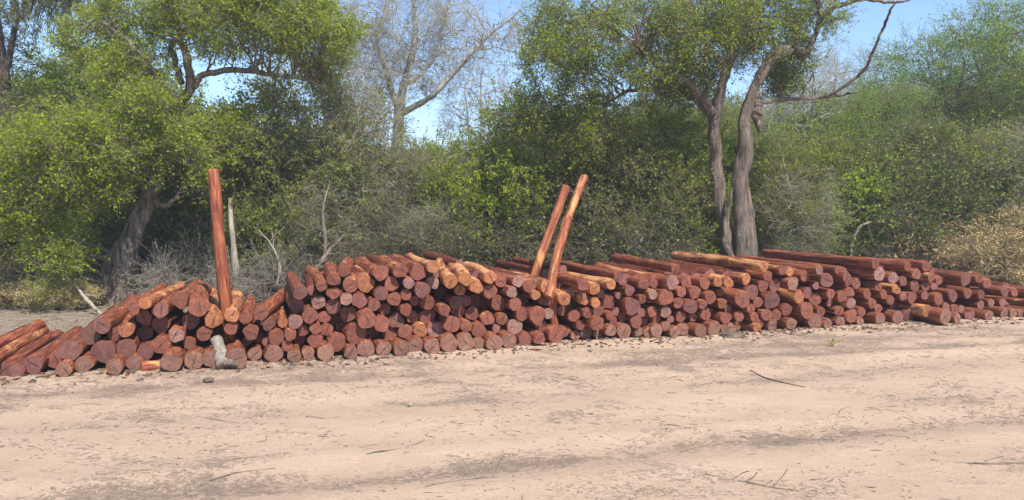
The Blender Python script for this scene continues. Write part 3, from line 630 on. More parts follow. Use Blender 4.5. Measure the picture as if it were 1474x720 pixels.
def plant(seed, targets, stems, g, leaf, nleaf, size, twigs=(900, 2600), tw_len=(.25, .7), fine_len=(.12, .35), mats=('twig_grey', 'bark_grey'),
          grav=0, trunk_sides=10, wig=.02, curl=.12, spread=.025, aspect=.55, r_tip=.004, up=.15, thick=1.0, rad_k=1.0):
    """returns meshes: trunk, twigs, foliage (all in the space of the given stems)"""
    KT = 44 if trunk_sides > 12 else 22
    SP_, SR = smooth_paths(stems, g, KT, wig)
    SR = SR*rad_k
    tv, tq = tubes(SP_, SR, trunk_sides, .07 if trunk_sides > 12 else .04, seed)
    trunk = mesh_np('trunk', tv, [tq], [MAT[mats[1]]], smooth=True)
    if KT == 44: SP_, SR = SP_[:, ::2], SR[:, ::2]
    nodes = SP_[:, 3:].reshape(-1, 3); nr = SR[:, 3:].reshape(-1)
    # big boughs first, then finer ones off them
    nb = max(8, len(targets)//7); T1 = targets[g.choice(len(targets), nb, replace=False)]
    B1, R1 = reach(nodes, nr, T1, g, 9, curl, r_tip*2, .5, up)
    n2 = np.concatenate([nodes, B1[:, 3:].reshape(-1, 3)]); r2_ = np.concatenate([nr, R1[:, 3:].reshape(-1)*1.2])
    B2, R2 = reach(n2, r2_, targets, g, 6, curl*.9, r_tip, .5, up*.6)
    C1, Q1 = spawn(B2, R2, twigs[0], *tw_len, g, 4, grav=grav, rfac=.7, rtip=.002)
    C2, Q2 = spawn(C1, Q1, twigs[1], *fine_len, g, 2, grav=grav, rfac=.75, rtip=.0012)
    k = thick
    tw = merge([tubes(B1, R1*k, 5), tubes(B2, R2*k, 4), tubes(C1, np.maximum(Q1, .0028)*k, 3), tubes(C2, np.maximum(Q2, .0022)*k, 3)])
    tw = mesh_np('twigs', tw[0], [tw[1]], [MAT[mats[0]]], smooth=True)
    fo = None
    if nleaf:
        l1 = leaves(C2, int(nleaf*.75), size, g, spread, aspect); l2 = leaves(C1, nleaf-int(nleaf*.75), size, g, spread, aspect, .4)
        v, q = merge([l1, l2]); fo = mesh_np('foliage', v, [q], [MAT[leaf]])
    return trunk, tw, fo
def place(name, meshes, loc, rz=0, sc=(1, 1, 1), label='', cat='shrub', group=None):
    e = empty(name, loc, rz); e.scale = sc
    link('trunk' if cat == 'tree' else 'stems', meshes[0], e)
    tag(link('twigs', meshes[1], e), kind='stuff')
    if meshes[2]: tag(link('foliage', meshes[2], e), kind='stuff')
    return tag(e, label, cat, group)

def bush_stems(g, n, h, spread, r=.03):
    out = []
    for i in range(n):
        a = g.uniform(0, 6.28); s = g.uniform(.3, 1)*spread; hh = h*g.uniform(.55, .95)
        x, y = math.cos(a)*s, math.sin(a)*s
        out.append(([(g.normal(0, .06), g.normal(0, .06), -.05), (x*.25+g.normal(0, .06), y*.25, hh*.35), (x*.65, y*.65+g.normal(0, .08), hh*.7), (x, y, hh)],
                    [r*g.uniform(.7, 1.2), r*.75, r*.5, r*.2]))
    return out
def make_bush(seed, h, rad, leaf, nleaf, size, ntar=260, nst=6, lo=.12, mats=('twig_grey', 'bark_grey'), tw=(900, 2600), **kw):
    g = np.random.default_rng(seed)
    t = np.concatenate([ell(g, int(ntar*.75), (0, 0, h*.58), (rad, rad, h*.42)), ell(g, ntar-int(ntar*.75), (0, 0, h*.35), (rad*.9, rad*.9, h*(.35-lo)))])
    t = clumpy(g, t, max(10, ntar//9), .4); t[:, 2] += g.normal(0, h*.03, len(t))
    return plant(seed, t, bush_stems(g, nst, h, rad*.6), g, leaf, nleaf, size, tw, mats=mats, **kw)

PROTO = {
 'yellow': make_bush(101, 3.0, 1.15, 'leaf_yellow', 34000, .055, mats=('twig_brown', 'bark_grey')),
 'yellow2': make_bush(102, 2.6, 1.2, 'leaf_yellow', 26000, .052, mats=('twig_grey', 'bark_grey')),
 'olive': make_bush(103, 3.4, 1.3, 'leaf_olive', 32000, .048, ntar=320, tw=(1300, 4200)),
 'olive2': make_bush(104, 3.0, 1.4, 'leaf_olive', 24000, .046, ntar=320, tw=(1400, 4600)),
 'green': make_bush(105, 3.2, 1.25, 'leaf_green', 34000, .05, mats=('twig_brown', 'bark_brown')),
 'green2': make_bush(106, 3.6, 1.3, 'leaf_green', 30000, .048, mats=('twig_grey', 'bark_grey'), tw=(1300, 3600)),
 'dark': make_bush(107, 2.2, 1.2, 'leaf_dark', 20000, .05, mats=('twig_brown', 'bark_dark'), tw=(1500, 4200)),
 'bare': make_bush(108, 3.8, 1.3, 'leaf_olive', 11000, .042, ntar=300, tw=(1600, 4600), thick=1.15, mats=('twig_pale', 'bark_grey')),
 'brush': make_bush(109, 1.0, .95, 'leaf_dark', 5000, .035, ntar=170, nst=9, lo=.02, tw=(1000, 2200), up=.2, curl=.4, mats=('twig_brown', 'bark_dark')),
 'brush_pale': make_bush(111, 1.0, .9, None, 0, .03, ntar=150, nst=9, lo=.02, tw=(700, 1700), up=.12, curl=.5, thick=.9, mats=('twig_pale', 'bark_grey')),
 'straw': make_bush(110, 1.5, 1.25, 'leaf_straw', 42000, .085, ntar=300, mats=('dead_pale', 'bark_grey'), tw=(1500, 4200), lo=.02, spread=.05, aspect=.16),
}
def make_acacia(seed, h, rad, leaf='leaf_feather', nleaf=44000):
    g = np.random.default_rng(seed)
    stems = [([(0, 0, -.1), (.1, .05, h*.25), (.3, -.1, h*.5), (.7, .1, h*.78)], [.11, .09, .06, .02]),
             ([(0, 0, -.1), (-.15, .1, h*.28), (-.5, .2, h*.55), (-1.0, .1, h*.8)], [.09, .07, .045, .015])]
    t = np.concatenate([ell(g, 210, (0, 0, h*.76), (rad, rad, h*.2)), ell(g, 90, (rad*.3, 0, h*.55), (rad*.9, rad*.8, h*.12)), ell(g, 60, (-rad*.4, 0, h*.42), (rad*.7, rad*.7, h*.1))])
    t = clumpy(g, t, 34, .5)
    return plant(seed, t, stems, g, leaf, nleaf, .04, (1300, 3600), (.3, .8), (.15, .45), ('twig_brown', 'bark_brown'), grav=-.05, aspect=.4, spread=.035, up=.12)
PROTO['acacia'] = make_acacia(120, 5.6, 2.1); PROTO['acacia2'] = make_acacia(121, 5.0, 1.9, 'leaf_green', 40000)
def make_bare_tree(seed, h, rad):
    g = np.random.default_rng(seed)
    stems = [([(0, 0, -.1), (.05, 0, h*.3), (0, .1, h*.55), (.15, 0, h*.95)], [.15, .12, .08, .015]),
             ([(0, 0, h*.3), (-.3, .1, h*.45), (-.5, -.1, h*.62), (-.9, 0, h*.9)], [.09, .07, .05, .012]),
             ([(0, .0, h*.42), (.6, .1, h*.55), (1.1, 0, h*.66), (1.7, 0, h*.8)], [.08, .06, .045, .012])]
    t = np.concatenate([ell(g, 240, (0, 0, h*.78), (rad, rad, h*.24)), ell(g, 60, (0, 0, h*.5), (rad*.8, rad*.8, h*.12))])
    return plant(seed, t, stems, g, 'leaf_olive', 1600, .04, (1000, 2600), (.35, .9), (.15, .5), ('twig_light', 'bark_pale'), thick=1.3)
PROTO['bare_tree'] = make_bare_tree(130, 7.0, 1.9)

# ------------------------------------------------------------------ the two big trees in front and the stems behind them
def W(px, py, Y): return tuple(at_y(px, py, Y))
def blobs(g, spec):
    out = []
    for px, py, rx, ry, Y, ryd, n in spec:
        s = Y/F; out.append(ell(g, n, at_y(px, py, Y), (rx*s, ryd, ry*s), .2))
    return np.concatenate(out)
def hero(name, seed, stems, spec, leaf, nleaf, size, label, extra=None, nclump=60, **kw):
    g = np.random.default_rng(seed)
    t = clumpy(g, blobs(g, spec), nclump, .5)
    m = plant(seed, t, stems, g, leaf, nleaf, size, **kw)
    return place(name, m, (0, 0, 0), label=label, cat='tree')

YA = 12.3
stemsA = [([W(160, 455, YA), W(172, 400, YA), W(190, 340, YA), W(212, 290, YA), W(228, 235, YA), W(240, 185, YA), W(262, 150, YA)], [.36, .25, .18, .15, .125, .105, .09]),
          ([W(262, 155, YA), W(275, 120, YA), W(268, 85, YA-.2), W(255, 40, YA-.3), W(235, -30, YA-.4)], [.10, .08, .07, .06, .05]),
          ([W(255, 165, YA), W(228, 115, YA-.3), W(205, 80, YA-.4), W(180, 55, YA-.5), W(150, 35, YA-.6)], [.08, .065, .05, .04, .02]),
          ([W(265, 145, YA), W(285, 110, YA+.2), W(320, 100, YA+.2), W(370, 105, YA+.2), W(440, 112, YA+.3), W(480, 140, YA+.4)], [.07, .06, .055, .05, .035, .015]),
          ([W(262, 120, YA), W(245, 70, YA), W(290, 20, YA), W(330, -30, YA)], [.06, .05, .04, .03]),
          ([W(150, 455, YA-.1), W(152, 410, YA-.15), W(158, 370, YA-.1), W(180, 340, YA)], [.13, .10, .09, .06]),
          ([W(215, 285, YA), W(240, 300, YA-.3), W(262, 275, YA-.4), W(285, 225, YA-.6)], [.06, .045, .03, .015]),
          ([W(222, 250, YA), W(180, 225, YA-.6), W(130, 235, YA-1.0), W(80, 270, YA-1.2)], [.07, .055, .04, .015])]
hero('leaning_tree', 201, stemsA, [(370, 30, 150, 62, YA, 1.3, 330), (250, 5, 110, 40, YA-.2, 1.1, 110), (165, 55, 75, 50, YA+.4, .8, 120), (100, 228, 105, 68, YA-1.1, .8, 290), (190, 175, 70, 55, YA-.8, .8, 150),
     (40, 300, 45, 42, YA-1, .6, 60), (285, 215, 34, 45, YA-.6, .5, 60), (190, 105, 60, 30, YA-.4, .7, 70), (85, 372, 30, 36, YA-1, .4, 34), (455, 60, 60, 50, YA+.2, .9, 90), (330, 195, 40, 40, YA, .6, 45)],
     'leaf_yellow', 115000, .047, 'leaning grey barked tree with bright yellow green crown behind the left end of the pile', nclump=120,
     twigs=(5200, 13000), tw_len=(.15, .5), fine_len=(.1, .28), spread=.045, mats=('twig_grey', 'bark_grey'), trunk_sides=20, wig=.015, rad_k=.86)

YB = 13.2
stemsB = [([W(1054, 432, YB), W(1052, 372, YB), W(1048, 337, YB), W(1036, 302, YB), W(1032, 235, YB), W(1026, 176, YB), W(1038, 130, YB), W(1051, 88, YB), W(1060, 50, YB), W(1066, -20, YB)], [.17, .14, .12, .115, .11, .105, .09, .075, .06, .05]),
          ([W(1072, 432, YB-.1), W(1071, 372, YB-.1), W(1070, 302, YB-.1), W(1065, 255, YB-.1), W(1074, 215, YB-.1), W(1069, 174, YB-.1), W(1080, 139, YB-.2), W(1100, 99, YB-.2), W(1117, 72, YB-.2), W(1143, 70, YB-.2), W(1164, 76, YB-.2)], [.26, .215, .17, .155, .15, .10, .09, .09, .095, .09, .06]),
          ([W(1062, 425, YB-.32), W(1056, 375, YB-.34), W(1042, 345, YB-.25), W(1046, 310, YB-.2), W(1056, 270, YB-.2)], [.07, .06, .05, .045, .02]),
          ([W(1026, 172, YB), W(1016, 145, YB-.2), W(987, 116, YB-.3), W(958, 104, YB-.4), W(917, 64, YB-.5)], [.09, .08, .065, .055, .035]),
          ([W(1024, 165, YB), W(993, 137, YB+.2), W(958, 125, YB+.3), W(900, 131, YB+.3), W(868, 155, YB+.3)], [.07, .05, .04, .035, .015]),
          ([W(1048, 100, YB), W(1020, 70, YB+.1), W(1000, 42, YB+.1), W(985, -20, YB+.1)], [.06, .055, .045, .035]),
          ([W(1020, 140, YB-.2), W(1016, 100, YB-.2), W(1014, 40, YB-.2), W(1018, -20, YB-.2)], [.03, .03, .025, .02]),
          ([W(1056, 80, YB), W(1070, 40, YB+.2), W(1078, 10, YB+.2), W(1100, -40, YB+.2)], [.05, .045, .04, .03]),
          ([W(1162, 76, YB-.2), W(1172, 52, YB-.2), W(1181, 30, YB-.2), W(1172, -30, YB-.2)], [.055, .045, .04, .035]),
          ([W(1178, 32, YB-.2), W(1200, 10, YB-.4), W(1240, -2, YB-.5), W(1290, 4, YB-.6), W(1312, -2, YB-.6)], [.045, .04, .035, .025, .01]),
          ([W(1076, 150, YB), W(1088, 140, YB), W(1090, 165, YB-.1), W(1094, 190, YB-.1)], [.07, .11, .10, .02]),
          ([W(1084, 150, YB), W(1120, 144, YB+.3), W(1178, 141, YB+.4), W(1248, 130, YB+.4)], [.045, .035, .03, .012]),
          ([W(1178, 141, YB+.4), W(1205, 130, YB+.2), W(1242, 108, YB), W(1262, 60, YB-.3), W(1286, 6, YB-.5)], [.025, .03, .028, .024, .02])]
hero('twin_trunk_tree', 202, stemsB, [(1010, 45, 120, 75, YB, 1.3, 300), (900, 70, 110, 95, YB-.2, 1.2, 190), (820, 90, 80, 100, YB, 1.2, 130), (850, 180, 70, 60, YB, .9, 50), (1100, 20, 75, 50, YB+.3, 1.0, 120),
     (1190, 20, 35, 30, YB, .6, 40), (985, 120, 50, 40, YB+.5, .8, 55), (760, 150, 40, 80, YB, .8, 50), (1130, 110, 40, 40, YB+.6, .7, 35)],
     'leaf_green', 80000, .044, 'tall twin trunked brown tree with broken limb and mid green crown right of centre', nclump=120,
     twigs=(5200, 13000), tw_len=(.15, .5), fine_len=(.1, .3), spread=.04, mats=('twig_brown', 'bark_brown'), trunk_sides=20, wig=.012, rad_k=.95)

YC = 20
stemsC = [([W(575, 330, YC), W(573, 200, YC), W(576, 150, YC), W(590, 100, YC), W(600, 50, YC), W(592, -30, YC)], [.2, .16, .13, .10, .07, .04]),
          ([W(574, 160, YC), W(558, 110, YC), W(540, 60, YC), W(560, 10, YC), W(555, -40, YC)], [.10, .08, .06, .05, .03]),
          ([W(575, 165, YC), W(592, 157, YC), W(624, 137, YC-.5), W(656, 99, YC-.5), W(703, 52, YC-.5), W(738, 25, YC-.5)], [.10, .085, .075, .065, .045, .02]),
          ([W(590, 120, YC), W(625, 90, YC+.5), W(640, 40, YC+.5), W(650, -20, YC+.5)], [.06, .05, .04, .02])]
hero('bare_grey_tree', 203, stemsC, [(600, 40, 110, 70, YC, 1.8, 260), (590, 110, 80, 50, YC, 1.3, 130), (720, 60, 50, 60, YC-.5, 1.0, 60), (520, 60, 50, 60, YC, 1.2, 90)], 'leaf_olive', 2500, .05,
     'tall bare grey tree with forked limbs against the sky behind the middle thicket', nclump=60, twigs=(1900, 5200), tw_len=(.35, .9), fine_len=(.2, .6),
     mats=('twig_light', 'bark_pale'), wig=.02, thick=1.25)

YD = 14.0
stemsD = [([W(-5, 440, YD), W(2, 300, YD), W(8, 200, YD), W(4, 100, YD), W(-8, 30, YD), W(-30, -60, YD)], [.2, .16, .14, .13, .12, .08]),
          ([W(6, 110, YD), W(20, 50, YD), W(45, 5, YD-.3), W(80, -25, YD-.4)], [.06, .05, .04, .02])]
g = np.random.default_rng(204)
tD = clumpy(g, blobs(g, [(30, -10, 110, 25, YD-.3, 1.0, 120), (-40, 60, 50, 70, YD, 1, 60), (60, 180, 60, 50, YD, 1.0, 90)]), 25, .4)
mD = plant(204, tD, stemsD, g, 'leaf_dark', 22000, .045, (900, 2600), mats=('twig_brown', 'bark_dark'))
tD0 = place('mossy_tree', mD, (0, 0, 0), label='dark trunk with hanging grey moss at the far left edge', cat='tree')
mp, mr = resample([([W(x, y, YD-.4), W(x+dx, y+L*.5, YD-.4), W(x+dx*.3, y+L, YD-.4)], [.01, .008, .002]) for x, y, dx, L in
                   [(g.uniform(10, 150), g.uniform(-20, 12), g.uniform(-4, 4), g.uniform(25, 60)) for _ in range(46)]], 6)
v, q = leaves(mp, 5200, .06, g, .025, .3, 0, True)
tag(link('moss', mesh_np('moss', v, [q], [MAT['moss']]), tD0), kind='stuff')

# ------------------------------------------------------------------ shrubs and small trees one can tell apart: (px of its middle, depth, height, width scale)
SH = [
 ('olive', 15, 13.6, 3.3, .9, 'shrub', 'olive leafy bush at the left edge beside the dark mossy trunk'),
 ('yellow2', 95, 12.8, 1.5, .6, 'shrub', 'low yellow green bush left of the leaning tree trunk'),
 ('olive', -60, 13.5, 3.2, 1.0, 'shrub', 'olive bush half cut off by the left edge of view'),
 ('olive2', 225, 14.4, 2.6, 1.1, 'shrub', 'shaded understory bush just right of the leaning tree trunk'),
 ('dark', 300, 14.8, 3.0, 1.1, 'shrub', 'dark leafy bush right behind the upright red post'),
 ('green', 140, 15.0, 4.2, 1.1, 'shrub', 'tall green bush behind the leaning tree'),
 ('green2', 165, 16.6, 5.4, 1.0, 'tree', 'tall green tree behind the leaning tree near the left sky gap'),
 ('green2', 300, 16.2, 3.9, 1.2, 'shrub', 'green bush beneath the arching grey bough'),
 ('olive', 430, 13.6, 4.2, .95, 'shrub', 'tall greyish olive bush between the upright post and the pile step'),
 ('bare', 510, 13.9, 4.2, .9, 'shrub', 'sparse grey twigged olive bush left of the bare grey tree'),
 ('dark', 395, 14.6, 2.4, 1.1, 'shrub', 'dark low bush behind the saddle of the log pile'),
 ('bare', 470, 13.0, 2.1, .8, 'shrub', 'bare many stemmed grey bush above the step in the pile'),
 ('bare', 355, 14.0, 3.2, .9, 'shrub', 'tall bare twiggy bush right of the upright post'),
 ('bare', 590, 14.2, 3.0, 1.0, 'shrub', 'pale twiggy olive bush right below the bare grey tree'),
 ('yellow2', 655, 15.0, 2.9, 1.1, 'shrub', 'yellowish bush in the middle of the thicket under the open sky'),
 ('yellow2', 712, 14.2, 2.9, 1.0, 'shrub', 'rounded yellow green bush left of the two leaning posts'),
 ('bare', 620, 13.2, 1.7, .9, 'shrub', 'low grey leafless bush behind the middle log tops'),
 ('green2', 790, 14.6, 4.0, 1.05, 'shrub', 'tall green bush directly behind the two leaning posts'),
 ('olive2', 855, 14.6, 2.9, 1.1, 'shrub', 'tangled olive bush right of the leaning posts'),
 ('olive2', 905, 14.2, 3.2, 1.0, 'shrub', 'olive bush under the left boughs of the twin trunked tree'),
 ('green', 965, 14.9, 3.5, 1.1, 'shrub', 'leafy green bush immediately left of the twin trunks'),
 ('yellow2', 1000, 14.2, 2.2, .9, 'shrub', 'low yellow green bush at the left foot of the twin trunks'),
 ('olive', 1120, 14.6, 3.0, 1.0, 'shrub', 'olive bush immediately right of the twin trunks'),
 ('bare', 1145, 13.8, 2.3, .8, 'shrub', 'grey twiggy bush behind the pale slanting dead stem'),
 ('yellow2', 1195, 15.3, 2.8, 1.0, 'shrub', 'yellow green bush behind the white curved dead stem'),
 ('olive', 1250, 15.2, 3.0, 1.1, 'shrub', 'olive bush below the feathery green tree crowns'),
 ('dark', 1300, 15.0, 2.2, 1.3, 'shrub', 'dark shaded bush left of the straw coloured bush'),
 ('olive2', 1350, 15.4, 3.2, 1.1, 'shrub', 'wide grey green bush right above the straw coloured bush'),
 ('olive', 1450, 15.6, 3.4, 1.1, 'shrub', 'olive bush above the straw bush at the right edge'),
 ('dark', 1440, 15.2, 2.0, 1.2, 'shrub', 'dark low bush behind the straw bush at the right edge'),
 ('acacia', 1268, 15.7, 4.4, .85, 'tree', 'feathery bright green tree, left one of the right hand group'),
 ('acacia', 1370, 18.5, 6.3, 1.05, 'tree', 'tall feathery green tree in the middle of the right hand group'),
 ('acacia', 1470, 17.5, 6.8, 1.1, 'tree', 'tallest green tree at the right edge of view'),
 ('acacia2', 1190, 19.5, 5.0, .9, 'tree', 'green tree just right of the twin trunks, farther back'),
 ('bare_tree', 1195, 22, 6.4, .9, 'tree', 'pale leafless tree showing grey against the sky right of the twin trunks'),
 ('bare_tree', 1150, 18.5, 5.5, .85, 'tree', 'pale grey leafless tree immediately behind the twin trunks on their right'),
 ('bare_tree', 690, 23, 6.2, .9, 'tree', 'faint leafless tree right of the big bare grey tree'),
 ('bare_tree', 470, 19, 6.6, .9, 'tree', 'leafless grey tree behind the left tree crown'),
 ('acacia2', 90, 18, 5.6, .9, 'tree', 'dark green tree behind the left bush under open sky'),
 ('brush_pale', 262, 12.6, .9, 1.0, 'dead brush', 'tangle of grey dead twigs right of the leaning trunk'),
 ('brush_pale', 375, 12.4, .8, 1.1, 'dead brush', 'grey twig tangle behind the saddle of the pile'),
 ('brush', 430, 12.9, .8, 1.0, 'dead brush', 'dead twig heap left of the step in the pile'),
 ('brush', 560, 13.5, 1.2, 1.2, 'dead brush', 'grey dead twigs showing over the middle log tops'),
 ('brush', 690, 13.6, 1.3, 1.3, 'dead brush', 'dead brush left of the leaning posts'),
 ('brush', 880, 13.8, 1.3, 1.3, 'dead brush', 'grey brown dead brush right of the leaning posts'),
 ('brush', 1240, 14.6, 1.2, 1.3, 'dead brush', 'dead twigs at the foot of the white curved stem'),
 ('brush', 20, 12.4, .6, 1.2, 'dead brush', 'low dead twigs on the bank at the left edge'),
 ('straw', 1412, 13.9, 1.42, 1.35, 'shrub', 'dry straw coloured bush behind the right end of the pile'),
 ('straw', 1500, 14.3, 1.35, 1.1, 'shrub', 'dry straw coloured bush cut off by the right edge'),
 ('straw', 85, 11.7, .5, .8, 'dry grass', 'low yellow dry grass clump left of the leaning trunk'),
 ('straw', 10, 11.9, .45, .8, 'dry grass', 'low yellow dry grass clump at the left edge of view'),
]
PH = dict(yellow=3, yellow2=2.6, olive=3.4, olive2=3, green=3.2, green2=3.6, dark=2.2, bare=3.8, brush=1, brush_pale=1, straw=1.5, acacia=5.6, acacia2=5, bare_tree=7)
NM = dict(yellow='leafy_bush', yellow2='leafy_bush', olive='olive_bush', olive2='olive_bush', green='green_bush', green2='green_bush', dark='dark_bush', bare='bare_bush', brush='dead_brush', brush_pale='dead_brush', straw='dry_bush', acacia='feathery_tree', acacia2='green_tree', bare_tree='leafless_tree')
rs = random.Random(31)
for kind, px, Y, h, ws, cat, label in SH:
    k = h/PH[kind]*1.0; x = (px-737)/F*Y
    place(NM[kind], PROTO[kind], (x, Y, float(ground_z(x, Y)) if Y < 17 else 0), rs.uniform(0, 6.28), (ws*max(k, .55 if h < .6 else .75), ws*max(k, .55 if h < .6 else .75), k), label, cat)

# ------------------------------------------------------------------ the thicket behind: one mass, instanced copies of the same bushes
def thicket():
    src = ['olive', 'green', 'green2', 'olive2', 'bare', 'dark', 'acacia2', 'yellow2']
    cols = []
    for part in range(3):
        c = bpy.data.collections.new('thicket_sources'); cols.append(c)
        for i, k in enumerate(src):
            c.objects.link(bpy.data.objects.new(f'bush_source_{part}{i:02d}', PROTO[k][part]))
    g = np.random.default_rng(77); pts, idx, rot, scl = [], [], [], []
    hmap = {0: 3.4, 1: 3.2, 2: 3.6, 3: 3.0, 4: 3.8, 5: 2.2, 6: 5.0, 7: 2.6}
    def sky_line(px):
        return float(np.interp(px, [-300, 0, 60, 130, 330, 430, 560, 640, 740, 800, 1100, 1200, 1300, 1474, 1800], [60, 130, 185, 150, 185, 150, 205, 200, 205, 120, 110, 130, 95, 40, 20]))
    for row, (Y, st) in enumerate([(15.6, .95), (17.0, 1.05), (18.8, 1.15), (21, 1.3), (24, 1.5), (28, 1.9), (34, 2.6)]):
        x = -Y*.85
        while x < Y*.85:
            px = 737+F*x/Y; top = sky_line(px)
            h = at_y(px, top, Y)[2]
            k = int(g.choice([0, 1, 2, 3, 4, 5, 6, 7], p=[.22, .13, .14, .18, .08, .02, .1, .13]))
            if h > 5: k = int(g.choice([6, 2, 4]))
            if row < 2: h = min(h, 3.4)
            hh = h*g.uniform(.72, .98); s = hh/hmap[k]
            pts.append((x+g.normal(0, .2), Y+g.normal(0, .4), 0)); idx.append(k); rot.append(g.uniform(0, 6.28)); scl.append(s)
            x += st*g.uniform(.8, 1.2)*max(.8, min(s, 1.3))
    # both sides, where only a step aside would show them
    me = bpy.data.meshes.new('thicket'); me.from_pydata(pts, [], [])
    for nm, ty, dat in (('which', 'INT', idx), ('turn', 'FLOAT', rot), ('size', 'FLOAT', scl)):
        a = me.attributes.new(nm, ty, 'POINT'); a.data.foreach_set('value', dat)
    ob = link('thicket', me); tag(ob, kind='stuff', label='dense olive green thicket of far bushes behind the nearer trees', cat='thicket')
    ng = bpy.data.node_groups.new('thicket_nodes', 'GeometryNodeTree')
    ng.interface.new_socket('Geometry', in_out='INPUT', socket_type='NodeSocketGeometry'); ng.interface.new_socket('Geometry', in_out='OUTPUT', socket_type='NodeSocketGeometry')
    N, Lk = ng.nodes, ng.links
    gi, go = N.new('NodeGroupInput'), N.new('NodeGroupOutput')
    def attr(nm, ty):
        a = N.new('GeometryNodeInputNamedAttribute'); a.data_type = ty; a.inputs['Name'].default_value = nm; return a.outputs['Attribute']
    cx = N.new('ShaderNodeCombineXYZ'); Lk.new(attr('turn', 'FLOAT'), cx.inputs[2])
    er = N.new('FunctionNodeEulerToRotation'); Lk.new(cx.outputs[0], er.inputs[0])
    jn = N.new('GeometryNodeJoinGeometry')
    for c in cols:
        ci = N.new('GeometryNodeCollectionInfo'); ci.inputs['Collection'].default_value = c; ci.inputs['Separate Children'].default_value = True; ci.inputs['Reset Children'].default_value = True
        ip = N.new('GeometryNodeInstanceOnPoints'); ip.inputs['Pick Instance'].default_value = True
        Lk.new(gi.outputs[0], ip.inputs['Points']); Lk.new(ci.outputs[0], ip.inputs['Instance']); Lk.new(attr('which', 'INT'), ip.inputs['Instance Index'])
        Lk.new(er.outputs[0], ip.inputs['Rotation']); Lk.new(attr('size', 'FLOAT'), ip.inputs['Scale']); Lk.new(ip.outputs[0], jn.inputs[0])
    Lk.new(jn.outputs[0], go.inputs[0])
    md = ob.modifiers.new('scatter', 'NODES'); md.node_group = ng
thicket()

# ------------------------------------------------------------------ dead stems, sticks and litter
def stick(name, pts, rads, mat, label, cat, sides=8, wig=.006, forks=0, seed=0, K=14, fl=(.15, .5)):
    g = np.random.default_rng(seed+900)
    P, Rr = smooth_paths([(pts, rads)], g, K, wig)
    parts = [tubes(P, Rr, sides)]
    if forks:
        C, Q = spawn(P, Rr, forks, *fl, g, 4, rfac=.5, rtip=.003); parts.append(tubes(C, Q, 4))
    v, q = merge(parts)
    return tag(link(name, mesh_np(name, v, [q], [MAT[mat]], smooth=True)), label, cat)
stick('dead_branch', [W(106, 408, 11.4), W(125, 432, 11.2), W(150, 456, 10.9)], [.012, .03, .025], 'dead_pale', 'pale dead branch leaning on the ground left of the leaning trunk', 'dead branch', forks=3, seed=1)
stick('grey_stake', [W(331, 285, 12.2), W(334, 330, 12.2), W(338, 380, 12.2), W(343, 455, 12.2)], [.03, .045, .05, .06], 'dead_pale', 'thin pale grey dead trunk just right of the upright red post', 'dead trunk', forks=3, seed=2)
stick('dead_sapling', [W(1225, 372, 14), W(1226, 345, 14), W(1238, 325, 14), W(1262, 318, 14), W(1277, 321, 14)], [.035, .03, .027, .02, .008], 'dead_pale', 'white dead stem curving over to the right behind the pile', 'dead stem', seed=3)
stick('dead_sapling', [W(1195, 370, 14), W(1160, 325, 14), W(1140, 285, 14), W(1128, 235, 14), W(1120, 205, 14)], [.035, .028, .022, .018, .006], 'dead_pale', 'pale slanting dead stem leaning left beside the twin trunks', 'dead stem', forks=8, seed=4)
stick('dead_sapling', [W(1320, 335, 14.6), W(1332, 290, 14.6), W(1345, 255, 14.6), W(1365, 240, 14.6)], [.03, .025, .02, .008], 'dead_pale', 'grey upright dead stem above the straw coloured bush', 'dead stem', forks=5, seed=5)
stick('dead_sapling', [W(1260, 380, 14.3), W(1310, 345, 14.3), W(1350, 330, 14.3), W(1395, 300, 14.2)], [.03, .025, .018, .006], 'dead_pale', 'grey dead stem leaning right towards the straw coloured bush', 'dead stem', forks=6, seed=6)
stick('dead_sapling', [W(895, 375, 13.6), W(880, 320, 13.6), W(858, 292, 13.5), W(838, 282, 13.4)], [.03, .028, .024, .008], 'dead_pale', 'grey dead stem bending left behind the right leaning post', 'dead stem', forks=5, seed=7)
stick('dead_sapling', [W(442, 425, 12.2), W(455, 385, 12.2), W(480, 352, 12.3), W(500, 335, 12.3)], [.05, .045, .03, .01], 'bark_grey', 'forked grey stem rising behind the step in the pile', 'dead stem', forks=9, seed=8)
stick('dead_sapling', [W(462, 405, 12.4), W(470, 350, 12.4), W(462, 310, 12.4), W(475, 260, 12.5)], [.035, .03, .022, .008], 'bark_grey', 'thin grey stem right of the forked one behind the pile step', 'dead stem', forks=9, seed=9)
stick('dead_sapling', [W(398, 412, 12), W(405, 385, 12), W(390, 350, 12), W(372, 330, 12)], [.02, .018, .014, .005], 'dead_pale', 'thin pale dead stem behind the low saddle of the pile', 'dead stem', forks=6, seed=10)
stick('dead_sapling', [W(60, 430, 12.6), W(66, 370, 12.6), W(62, 310, 12.6), W(75, 260, 12.6)], [.05, .045, .035, .01], 'bark_grey', 'grey slim stem in the bush left of the leaning trunk', 'dead stem', forks=8, seed=11)
